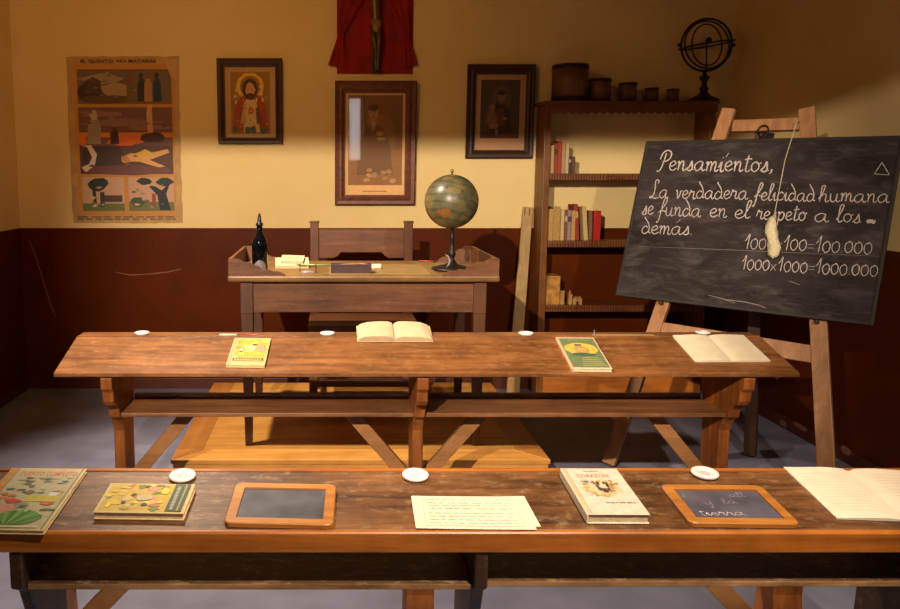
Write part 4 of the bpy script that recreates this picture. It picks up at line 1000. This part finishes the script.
# ------------------------------------------------------------------ things on the school desks
def pose(quad, plane, off):
    P = [plane(x, y, off) for x, y in quad]        # near-left, near-right, far-right, far-left
    c = (P[0]+P[1]+P[2]+P[3])/4; ex = ((P[1]-P[0])+(P[2]-P[3]))/2; ey = ((P[3]-P[0])+(P[2]-P[1]))/2
    return c, ex, ey
def rest(quad, plane, n, off, t):
    c, ex, ey = pose(quad, plane, off)
    w, d = ex.length, ey.length
    x = (ex.normalized()-ey.normalized().cross(n)*-1).normalized() if False else None
    a = ex.normalized(); b = ey.normalized()
    # nearest right-angled frame
    a2 = (a+b.cross(n)).normalized(); b2_ = n.cross(a2)
    m = Matrix((a2, b2_, n)).transposed().to_4x4(); m.translation = c-n*off
    return m, w, d
def book(label, quad, plane, n, t, cover_mat, spine, paint, base, group, name='book', spine_mat=None):
    m, w, d = rest(quad, plane, n, t, t)
    m.translation = m.translation+n*.0003
    o = thing(name, label, 'book', None, m, group)
    cv = MB(); c = .0022
    cv.box((-w/2, -d/2, 0), (w/2, d/2, c), .0008); cv.box((-w/2, -d/2, t-c), (w/2, d/2, t), .0008)
    cv.build('cover', cover_mat, o, local=True)
    sx = -w/2 if spine == 'left' else w/2-.004
    if spine in ('left', 'right'):
        MB().box((sx-(.001 if spine == 'left' else 0), -d/2, c*.5), (sx+.004, d/2, t-c*.5), .0012).build('spine', spine_mat or cover_mat, o, local=True)
        x0 = -w/2+.004 if spine == 'left' else -w/2+.003; x1 = w/2-.003 if spine == 'left' else w/2-.004
        MB().box((x0, -d/2+.003, c), (x1, d/2-.003, t-c), 0).build('page_block', M['pages'], o, local=True)
    else:
        MB().box((-w/2, d/2-.004, c*.5), (w/2, d/2, t-c*.5), .001).build('spine', spine_mat or cover_mat, o, local=True)
        MB().box((-w/2+.003, -d/2+.003, c), (w/2-.003, d/2-.004, t-c), 0).build('page_block', M['pages'], o, local=True)
    pc = Pic(w*.985, d*.985, base, .00003, Matrix.Translation((0, 0, t+.0002))); paint(pc, w, d); pc.build('cover_print', o)
    return o
GB = 'books on the school desks'
buff = mat('buff_card', (226, 196, 138), .6, .12, 30)
orange_sp = mat('orange_spine', (206, 136, 60), .6, .15, 30)
pink_sp = mat('faded_pink_spine', (214, 150, 110), .6, .15, 30)
whitec = mat('ivory_cover', (240, 224, 200), .55, .05, 30)
def pt_big(p, w, d):
    p.rect(.115, .02, .97, .97, (196, 182, 138)); p.rect(0, 0, .10, 1, (214, 140, 60)); p.rect(.10, 0, .112, 1, (120, 110, 70))
    p.rect(.955, 0, .972, 1, (120, 112, 76))
    p.text('CUENTO COMPLETO', .17, .865, .075, (214, 84, 26), .76, True)
    for _ in range(26): p.blob(random.uniform(.2, .9), random.uniform(.56, .83), random.uniform(.03, .07), random.uniform(.008, .02), random.choice([(92, 96, 84), (130, 128, 104), (70, 74, 66), (160, 156, 126), (110, 116, 100)]), 9, .35)
    p.rect(.5, .42, .93, .52, (206, 186, 60)); p.blob(.82, .55, .08, .035, (232, 222, 196), 12, .2); p.blob(.88, .58, .05, .02, (176, 160, 50), 10, .3); p.blob(.5, .57, .07, .035, (120, 104, 50), 10, .3)
    for _ in range(12): p.blob(random.uniform(.15, .4), random.uniform(.4, .55), .04, .02, random.choice([(222, 130, 80), (214, 96, 60), (230, 170, 110)]), 9, .3)
    p.blob(.3, .28, .17, .09, (224, 150, 120), 14, .2); p.blob(.38, .42, .1, .035, (200, 62, 44), 12, .25); p.blob(.5, .36, .1, .05, (150, 142, 124), 12, .3); p.blob(.55, .34, .04, .03, (90, 86, 76), 10, .3)
    p.blob(.82, .39, .08, .03, (214, 66, 44), 12, .2); p.blob(.8, .385, .05, .02, (230, 120, 90), 10, .2); p.blob(.86, .29, .1, .02, (96, 106, 52), 10, .3)
    p.blob(.58, .16, .30, .11, (98, 150, 52), 18, .12)
    for i in range(7): p.poly([(.44+.02*i, .07), (.3+.09*i, .2+.04*(3-abs(3-i))), (.34+.09*i, .2+.04*(3-abs(3-i))), (.47+.02*i, .07)], (130, 178, 74) if i % 2 else (66, 112, 40))
    p.blob(.25, .12, .1, .05, (70, 110, 44), 12, .2); p.rect(.115, .02, .9, .05, (226, 214, 160))
book('large picture book with orange spine and green leaf cover, cut by left frame edge', [(-43, 530), (42, 530), (89, 469), (12, 468)], b1, n1, .011, buff, 'left', pt_big, (214, 192, 140), GB, 'picture_book', orange_sp)
def pt_yellow(p, w, d):
    p.rect(.03, .04, .97, .97, (212, 172, 40))
    for _ in range(46): p.blob(random.uniform(.06, .72), random.uniform(.1, .92), random.uniform(.025, .07), random.uniform(.03, .09), random.choice([(240, 206, 30), (232, 190, 40), (206, 120, 50), (120, 130, 50), (222, 186, 120), (224, 150, 100), (246, 220, 60), (150, 140, 60)]), 10, .3)
    for u, v in ((.35, .58), (.52, .25), (.27, .32), (.47, .88)): p.blob(u, v, .035, .05, (66, 50, 60), 9, .3)
    p.blob(.48, .5, .1, .12, (206, 186, 140), 12, .2); p.blob(.55, .8, .07, .1, (230, 150, 112), 12, .2); p.blob(.7, .72, .06, .12, (242, 210, 40), 12, .2)
    p.rect(.785, .04, .97, .97, (62, 68, 48)); p.rect(.91, .06, .93, .95, (160, 160, 60))
    for i in range(16): p.rect(.825, .1+.05*i, .865, .13+.05*i, (196, 190, 150))
book('yellow picture book with dark title strip, lying between the big book and the slate', [(92.5, 513), (183, 513), (196, 484.5), (111, 483)], b1, n1, .018, buff, 'far', pt_yellow, (220, 190, 130), GB, 'picture_book')
def pt_white(p, w, d):
    p.rect(0, 0, .07, 1, (232, 206, 160)); p.rect(.068, 0, .078, 1, (180, 150, 100))
    p.rect(.37, .93, .64, .945, (130, 110, 90)); p.text('CORAZON', .2, .79, .075, (214, 120, 66), .56, True)
    p.blob(.52, .55, .33, .2, (240, 216, 168), 18, .15)
    for _ in range(34): p.blob(.52+random.uniform(-.3, .3), .53+random.uniform(-.17, .17), random.uniform(.02, .06), random.uniform(.015, .04), random.choice([(206, 160, 96), (180, 120, 70), (222, 180, 110), (196, 150, 80), (228, 200, 150)]), 9, .35)
    for _ in range(12): p.blob(.52+random.uniform(-.12, .14), .55+random.uniform(-.08, .1), .028, .03, random.choice([(96, 70, 86), (120, 90, 96), (84, 60, 60)]), 9, .35)
    p.blob(.3, .68, .05, .02, (130, 120, 130), 9, .3); p.lines(.42, .9, .21, .215, 1, (150, 140, 120), .014)
book('thick ivory hardback book with orange title and coloured vignette, on the front desk', [(587.5, 514), (650, 515), (616.5, 468.3), (560.5, 468.8)], b1, n1, .024, whitec, 'left', pt_white, (240, 224, 198), GB, 'book')
def pt_comic(p, w, d):
    p.rect(.12, .12, .96, .96, (224, 178, 62)); p.rect(0, 0, .10, 1, (196, 170, 120))
    for _ in range(24): p.blob(random.uniform(.16, .92), random.uniform(.25, .92), random.uniform(.04, .1), random.uniform(.03, .06), random.choice([(236, 196, 60), (220, 160, 60), (230, 200, 130), (200, 140, 70), (240, 210, 90)]), 10, .3)
    p.blob(.52, .58, .17, .13, (206, 196, 140), 12, .2); p.blob(.8, .62, .13, .13, (228, 160, 124), 14, .12); p.blob(.62, .74, .09, .03, (60, 52, 48), 10, .3); p.blob(.28, .54, .06, .04, (236, 226, 200), 10, .2); p.blob(.28, .48, .05, .02, (60, 50, 46), 10, .3); p.blob(.88, .68, .025, .025, (60, 50, 46), 8, .2)
    p.rect(.12, .14, .93, .24, (70, 66, 56)); p.rect(.15, .15, .9, .19, (196, 180, 130))
    for i in range(10): p.rect(.16+.075*i, .195, .2+.075*i, .23, (190, 176, 130))
book('yellow comic book with a dark title band, on the back desk', [(226, 365), (264.7, 365.6), (271, 338.4), (234.7, 337.7)], b2, n2, .012, buff, 'left', pt_comic, (222, 192, 130), GB, 'picture_book')
def pt_green(p, w, d):
    p.rect(.04, .03, .97, .97, (122, 134, 92)); p.rect(.0, .0, .045, 1, (222, 176, 130))
    p.blob(.5, .62, .43, .2, (226, 194, 84), 24, .03); p.blob(.5, .58, .2, .16, (206, 166, 82), 18, .1); p.blob(.47, .66, .1, .09, (214, 176, 116), 14, .05); p.blob(.46, .74, .11, .035, (116, 110, 60), 12, .15); p.blob(.42, .66, .02, .012, (90, 80, 50), 8, 0); p.blob(.52, .66, .02, .012, (90, 80, 50), 8, 0)
    p.blob(.5, .43, .3, .06, (84, 106, 80), 14, .2)
    for i in range(5): p.poly([(.3+.02*i, .08+.06*i), (.92-.02*i, .09+.055*i), (.9-.03*i, .115+.055*i), (.32+.02*i, .1+.06*i)], (184, 172, 108))
    p.rect(.2, .9, .85, .92, (160, 160, 110))
book('green booklet with a yellow oval portrait on its cover, on the back desk', [(571.4, 369), (610.8, 368.4), (594.5, 337.5), (557, 337.5)], b2, n2, .014, whitec, 'left', pt_green, (230, 200, 160), GB, 'book', pink_sp)

# slates
def slate(label, quad, ms, words=None):
    m, w, d = rest(quad, b1, n1, .011, .011); m.translation = m.translation+n1*.0003
    o = thing('writing_slate', label, 'slate', None, m, 'framed slates on the front desk')
    fw = .024; mb = MB(); r = .016
    out = []; 
    def rr(hw, hd, rad):
        pts = []
        for cx_, cy_, a0 in ((hw-rad, hd-rad, 0), (-hw+rad, hd-rad, pi/2), (-hw+rad, -hd+rad, pi), (hw-rad, -hd+rad, 3*pi/2)):
            for k in range(6): a = a0+k*pi/10; pts.append((cx_+rad*cos(a), cy_+rad*sin(a)))
        return pts
    A = rr(w/2, d/2, r); B = rr(w/2-fw, d/2-fw, .001); A2 = rr(w/2-.002, d/2-.002, r)
    n = len(A); vs = [(x, y, 0) for x, y in A]+[(x, y, .009) for x, y in A]+[(x, y, .011) for x, y in A2]+[(x, y, .011) for x, y in B]+[(x, y, .005) for x, y in B]
    fs = [list(range(n))[::-1]]
    for k in range(4):
        for i in range(n): j = (i+1) % n; fs.append((k*n+i, k*n+j, (k+1)*n+j, (k+1)*n+i))
    mb.add(vs, fs); mb.build('frame', M['slate_frame'], o, local=True)
    MB().box((-w/2+fw-.002, -d/2+fw-.002, .003), (w/2-fw+.002, d/2-fw+.002, .007), 0).build('slate_panel', ms, o, local=True)
    if words:
        for wd, x0, x1, y, xh in words:
            mb = MB(); write(mb, wd, (x0*w, y*d), (x1*w, y*d+.003), xh, .0017, .0075, 0); mb.build('chalk_word', M['chalk_faint'] if len(wd) < 4 else M['chalk'], o, local=True)
    return o
slate('clean dark slate in orange wood frame, left one on the front desk', [(221, 523.5), (332.5, 524), (337, 483.5), (238, 483)], M['slate'])
slate('dusty slate with chalk words in orange wood frame, right one on the front desk', [(690, 524.5), (798, 522.5), (761.7, 484.6), (661.7, 484.6)], M['slate2'],
      [('s', -.36, -.32, .17, .012), ('all', .1, .26, .2, .010), ('y', -.2, -.12, -.02, .014), ('la', -.02, .12, .02, .011), ('tierra.', -.33, .12, -.28, .0125)])

# loose sheets
for i, (qd, lab) in enumerate((([(430, 527.5), (541.5, 527), (524.5, 496.5), (417, 497)], 'loose cream sheet lying lowest of the three on the front desk'), ([(415, 527.5), (530, 528.5), (519, 494), (414, 499)], 'loose cream sheet lying between two others on the front desk'), ([(413.5, 530), (537, 529.5), (522, 497.5), (413.5, 497.5)], 'ruled cream sheet lying uppermost of three on the front desk'))):
    m, w, d = rest(qd, b1, n1, .001, .001); m.translation = m.translation+n1*(-.0005+.0013*i)
    o = thing('paper_sheet', lab, 'paper', None, m, 'loose sheets on the front desk')
    mb = MB(); vs = []; fs = []; N_ = 12
    for a in range(N_+1):
        for b in range(N_+1):
            u, v = a/N_, b/N_; vs.append(((u-.5)*w, (v-.5)*d, .0003+.0003*(1+sin(5*u+2*v+i))))
    for a in range(N_):
        for b in range(N_): k = a*(N_+1)+b; fs.append((k, k+N_+1, k+N_+2, k+1))
    mb.add(vs, fs, 0, True); mb.build('sheet', M['cream'], o, local=True)
    if i == 2:
        pc = Pic(w, d, (0, 0, 0), .00004, Matrix.Translation((0, 0, .0011))); pc.mb = MB(); pc.k = 0
        ink = (236, 216, 182)
        for a, b, c_, d_ in ((.09, .08, .095, .9), (.905, .08, .91, .9), (.09, .08, .91, .09), (.09, .89, .91, .9)): pc.rect(a, b, c_, d_, ink)
        pc.lines(.16, .5, .56, .6, 1, (226, 206, 174), .03); pc.lines(.55, .86, .56, .6, 1, (230, 210, 178), .025)
        pc.lines(.13, .87, .16, .46, 4, (232, 212, 180), .016); pc.lines(.14, .85, .7, .78, 2, (236, 218, 186), .02)
        pc.build('handwriting', o)

# open booklets and open book
def openbook(label, quad, plane, n, sag, hump, name='open_book', printed=True, t=.006, split=.5, mpage='cream'):
    m, w, d = rest(quad, plane, n, t, t); m.translation = m.translation+n*.0004
    o = thing(name, label, 'book', None, m, 'open books on the school desks')
    N_ = 14; M_ = 4
    for s in (0, 1):
        xa, xb = (-w/2, -w/2+w*split) if s == 0 else (-w/2+w*split, w/2)
        mb = MB(); vs = []; fs = []
        for i in range(N_+1):
            u = i/N_; k = u if s == 0 else 1-u          # k=1 at the gutter
            z = t+hump*sin(pi*min(1, k*1.02)**1.6)*(1 if k < .98 else .2)-(t*.55)*(k**8)
            x = xa+(xb-xa)*u
            for j in range(M_+1):
                v = j/M_; vs.append((x, -d/2+d*v+sag*sin(pi*u)*.2, z))
        nv = len(vs)
        for i in range(N_+1):
            u = i/N_; x = xa+(xb-xa)*u
            for j in range(M_+1): vs.append((x, -d/2+d*j/M_, 0))
        g = lambda i, j, b=0: b+i*(M_+1)+j
        for i in range(N_):
            for j in range(M_): fs.append((g(i, j), g(i+1, j), g(i+1, j+1), g(i, j+1))); fs.append((g(i, j, nv), g(i, j+1, nv), g(i+1, j+1, nv), g(i+1, j, nv)))
            fs.append((g(i, 0), g(i, 0, nv), g(i+1, 0, nv), g(i+1, 0))); fs.append((g(i, M_), g(i+1, M_), g(i+1, M_, nv), g(i, M_, nv)))
        for j in range(M_): fs.append((g(0, j), g(0, j+1), g(0, j+1, nv), g(0, j, nv))); fs.append((g(N_, j), g(N_, j, nv), g(N_, j+1, nv), g(N_, j+1)))
        mb.add(vs, fs, 0, False)
        if printed:
            nl = 13
            for r_ in range(nl):
                yy = -d*.36+d*.72*r_/(nl-1)
                i0, i1 = (2, N_-3) if s == 0 else (3, N_-2)
                lv = []
                for i in range(i0, i1+1):
                    zt_ = vs[g(i, 0)][2]+.0003; lv += [(vs[g(i, 0)][0], yy-.0012, zt_), (vs[g(i, 0)][0], yy+.0012, zt_)]
                mb.add(lv, [(2*q_, 2*q_+2, 2*q_+3, 2*q_+1) for q_ in range(i1-i0)], 1)
        mb.build('page_spread', [M[mpage], M['ink']], o, local=True)
    return o
M['ink'] = mat('faded_ink', (222, 204, 166), .8, .1)
openbook('flat open booklet with cream pages at right end of the back desk', [(695, 361.7), (768.5, 360), (743.5, 334), (674.5, 336)], b2, n2, 0, .003)
openbook('flat open booklet with cream pages on the front desk, cut by the frame', [(838, 521), (968, 519), (915, 468), (789.5, 470.5)], b1, n1, 0, .003, t=.004)
openbook('thick open book with curling buff pages at centre of back desk', [(357, 341.8), (433.8, 341.8), (428, 329.0), (363, 329.0)], lambda x, y, off=0: atz(x, y, B2ZE+.004+off), V((0, 0, 1)), .004, .020, t=.012, mpage='cream2') if False else None
# the thick open book lies across the ledge and the slope
c0 = b2(395.5, 341)
m = Matrix.Translation(c0+V((0, .05, 0))+n2*.0006) @ Matrix.Rotation(B2A, 4, 'X')
def thick_book():
    w = (aty(433.5, 340, c0.y).x-aty(357.5, 340, c0.y).x); d = .15
    m_ = Matrix.Translation(b2(395.5, 342.3)+V((0, cos(B2A), sin(B2A)))*(d/2)+n2*.0006) @ Matrix.Rotation(B2A, 4, 'X')
    o = thing('open_book', 'thick open book with curling buff pages at centre of the back desk', 'book', None, m_, 'open books on the school desks')
    MB().box((-w/2, -d/2, 0), (w/2, d/2, .002), .0008).build('cover', buff, o, local=True)
    for s in (-1, 1):
        pr = [(0, .002), (s*w*.49, .002), (s*w*.49, .008), (s*w*.47, .012 if s > 0 else .015), (s*w*.40, .020 if s > 0 else .024), (s*w*.28, .024 if s > 0 else .027), (s*w*.16, .025 if s > 0 else .027), (s*w*.07, .024), (s*w*.02, .018), (0, .009)]
        pr2 = [(0, .002), (s*w*.47, .002), (s*w*.47, .008), (s*w*.44, .013), (s*w*.37, .021), (s*w*.26, .025), (s*w*.15, .026), (s*w*.07, .025), (s*w*.02, .019), (0, .009)]
        mb = MB(); n_ = len(pr)
        vs = [(x, -d/2+.003, z) for x, z in pr]+[(x, d/2-.003, z) for x, z in pr2]
        fs = [list(range(n_)), [n_+i for i in range(n_)][::-1]]+[(i, n_+i, n_+(i+1) % n_, (i+1) % n_) for i in range(n_)]
        mb.add(vs, fs)
        bm = bmesh.new(); 
        mb.build('page_block', M['cream2'], o, local=True)
        MB().tube([(s*w*.49, -d/2+.001, .006), (s*w*.40, -d/2+.001, .012), (s*w*.2, -d/2+.001, .013), (s*w*.03, -d/2+.001, .008)], .0007, 6).build('page_fold', M['ink'], o, local=True)
thick_book()

# inkwells
def inkwell(label, p, n, r, tilt):
    o = thing('inkwell', label, 'inkwell', None, Matrix.Translation(p+n*.0003) @ Matrix.Rotation(tilt, 4, 'X'), 'white inkwells on the school desks')
    MB().lathe([(0, 0), (r*.8, 0), (r*.97, .004), (r, .0075), (r*.96, .0105), (r*.75, .0115), (r*.48, .0095), (r*.36, .006)], 32, 0, None, close=False).build('rim', M['ceramic'], o, local=True)
    MB().lathe([(r*.365, .0062), (r*.2, .0035), (0, .003)], 24, 0, None, close=False).build('well', mat('well_glaze', (206, 184, 176), .3, .1), o, local=True)
for x, y, lab in ((182.5, 478, 'white porcelain inkwell behind the yellow picture book'), (415.3, 477.5, 'white porcelain inkwell behind the loose sheets on the front desk'), (704.5, 475.5, 'white porcelain inkwell behind the chalk-written slate')):
    inkwell(lab, b1(x, y), n1, .0335, B1A)
for x, y, lab in ((142, 333, 'white inkwell nearest the left end of the back desk'), (327.5, 335, 'white inkwell left of the thick open book on the back desk'), (526.5, 333.8, 'white inkwell left of the green booklet on the back desk'), (703, 332.3, 'white inkwell behind the flat open booklet on the back desk')):
    p = atz(x, y, B2ZE+.006); p.z = B2ZE; p.y = min(max(p.y, B2YE+.04), B2YB-.034)
    inkwell(lab, p, V((0, 0, 1)), .0325, 0)
# pens on the ledge
def ledge(x): p = atz(x, 335.5, B2ZE+.004); p.y = B2YE+.016; p.x = aty(x, 335, B2YE).x; p.z = B2ZE+.0045; return p
o = thing('dip_pen', 'red and white dip pen on the back desk, above the yellow comic', 'pen', ledge(219))
MB().tube([ledge(219), ledge(236)], .0042, 8).build('barrel', M['white'], o); MB().tube([ledge(236), ledge(237.5)], .0045, 8).build('ferrule', M['tin'], o); MB().tube([ledge(237.5), ledge(258), ledge(263)], [.004, .003, .001], 8).build('handle', M['redlac'], o)
a, b = ledge(594), ledge(655)
o = thing('ruler', 'thin pale ruler lying along the rear ledge right of the green booklet', 'ruler', a)
MB().box((a.x, a.y-.008, B2ZE+.0005), (b.x, a.y+.010, B2ZE+.005), .001).build('blade', M['plank'], o)
MB().lathe([(0, 0), (.004, 0), (.004, .004), (.0015, .006), (.0015, .016), (.004, .018), (0, .021)], 12, 0, Matrix.Translation((a.x+.006, a.y, B2ZE+.005))).build('knob', M['tin'], o)

# the gallery wall behind the visitor, with an added glowing panel sized to reflect in the portrait's glass
gn = V((0, -cos(R(1.5)), -sin(R(1.5)))); gp = V((aty(375, 140, D-.035).x, D-.035, aty(375, 140, D-.035).z))
refl = []
for x, y in ((349, 99), (362, 99), (350, 160), (358, 160)):
    p = onplane(x, y, gp, gn); r = ray(x, y).normalized(); r = r-2*r.dot(gn)*gn; refl.append(p+r*((YB-p.y)/r.y))
wx0 = (refl[0].x+refl[2].x)/2; wx1 = (refl[1].x+refl[3].x)/2; wz1 = min(ZC-.05, (refl[0].z+refl[1].z)/2); wz0 = (refl[2].z+refl[3].z)/2
if wx0 > wx1: wx0, wx1 = wx1, wx0
print('WINDOW', wx0, wx1, wz0, wz1)
struct('wall_front', MB().box((XL-.12, YB-.12, 0), (XR+.12, YB, ZC), 0), M['wall'])
wm, wnt, wb_ = newmat('bright_window'); wb_.inputs['Base Color'].default_value = (.8, .85, 1, 1); wb_.inputs['Emission Color'].default_value = (1, .93, .88, 1); wb_.inputs['Emission Strength'].default_value = 11
wf = struct('window_1', MB().box((wx0-.05, YB, wz0-.05), (wx1+.05, YB+.02, wz0), .003).box((wx0-.05, YB, wz1), (wx1+.05, YB+.02, wz1+.05), .003).box((wx0-.05, YB, wz0), (wx0, YB+.02, wz1), .003).box((wx1, YB, wz0), (wx1+.05, YB+.02, wz1), .003), M['case'])
MB().add([(wx0, YB+.005, wz0), (wx1, YB+.005, wz0), (wx1, YB+.005, wz1), (wx0, YB+.005, wz1)], [(3, 2, 1, 0)]).build('pane', wm, wf)
# ------------------------------------------------------------------ lights
def spot(name, loc, tgt, W, col, ang, blend, rad):
    l = bpy.data.lights.new(name, 'SPOT'); l.energy = W; l.color = col; l.spot_size = R(ang); l.spot_blend = blend; l.shadow_soft_size = rad
    o = bpy.data.objects.new(name, l); COL.objects.link(o); o.location = loc
    o.rotation_euler = (V(tgt)-V(loc)).to_track_quat('-Z', 'Y').to_euler(); return o
WARM = (1, .845, .645)
spot('spot_key', (-.95, -.45, 2.69), (.55, 4.9, 1.05), 1020, WARM, 49.5, .6, .028)
spot('spot_right', (1.2, -.40, 2.69), (1.9, 4.4, 1.1), 300, WARM, 46, .7, .03)
spot('spot_platform', (-.9, 3.62, 3.05), (-.1, 3.35, .2), 430, (1, .85, .64), 78, .6, .04)
spot('spot_desk', (.75, .62, 3.0), (.48, 1.85, .7), 410, (1, .86, .69), 60, .8, .04)
def area(name, loc, tgt, W, col, sx, sy):
    l = bpy.data.lights.new(name, 'AREA'); l.energy = W; l.color = col; l.shape = 'RECTANGLE'; l.size = sx; l.size_y = sy; l.spread = R(125)
    o = bpy.data.objects.new(name, l); COL.objects.link(o); o.location = loc
    o.rotation_euler = (V(tgt)-V(loc)).to_track_quat('-Z', 'Y').to_euler(); return o
area('wash_upper', (-.8, 2.7, 2.95), (-.8, 5.5, 2.25), 9.5, (1, .5, .13), 1.0, .3)  # added orange fill, standing in for bounce light on the upper wall

w = bpy.data.worlds.new('world'); SC.world = w; w.use_nodes = True
w.node_tree.nodes['Background'].inputs[0].default_value = (.5, .40, .34, 1)
w.node_tree.nodes['Background'].inputs[1].default_value = .10

# ------------------------------------------------------------------ camera
cd = bpy.data.cameras.new('camera'); cam = bpy.data.objects.new('camera', cd); COL.objects.link(cam)
cam.location = OC; cam.rotation_euler = (pi/2-TH, 0, 0)
cd.sensor_fit = 'HORIZONTAL'; cd.sensor_width = 36; cd.lens = F/900*36
cd.shift_x = (450-PX)/900; cd.shift_y = -(304.5-PY)/900
cd.clip_start = .05
SC.camera = cam
SC.view_settings.view_transform = 'Standard'
SC.view_settings.look = 'None'
SC.view_settings.exposure = 0
SC.cycles.max_bounces = 6
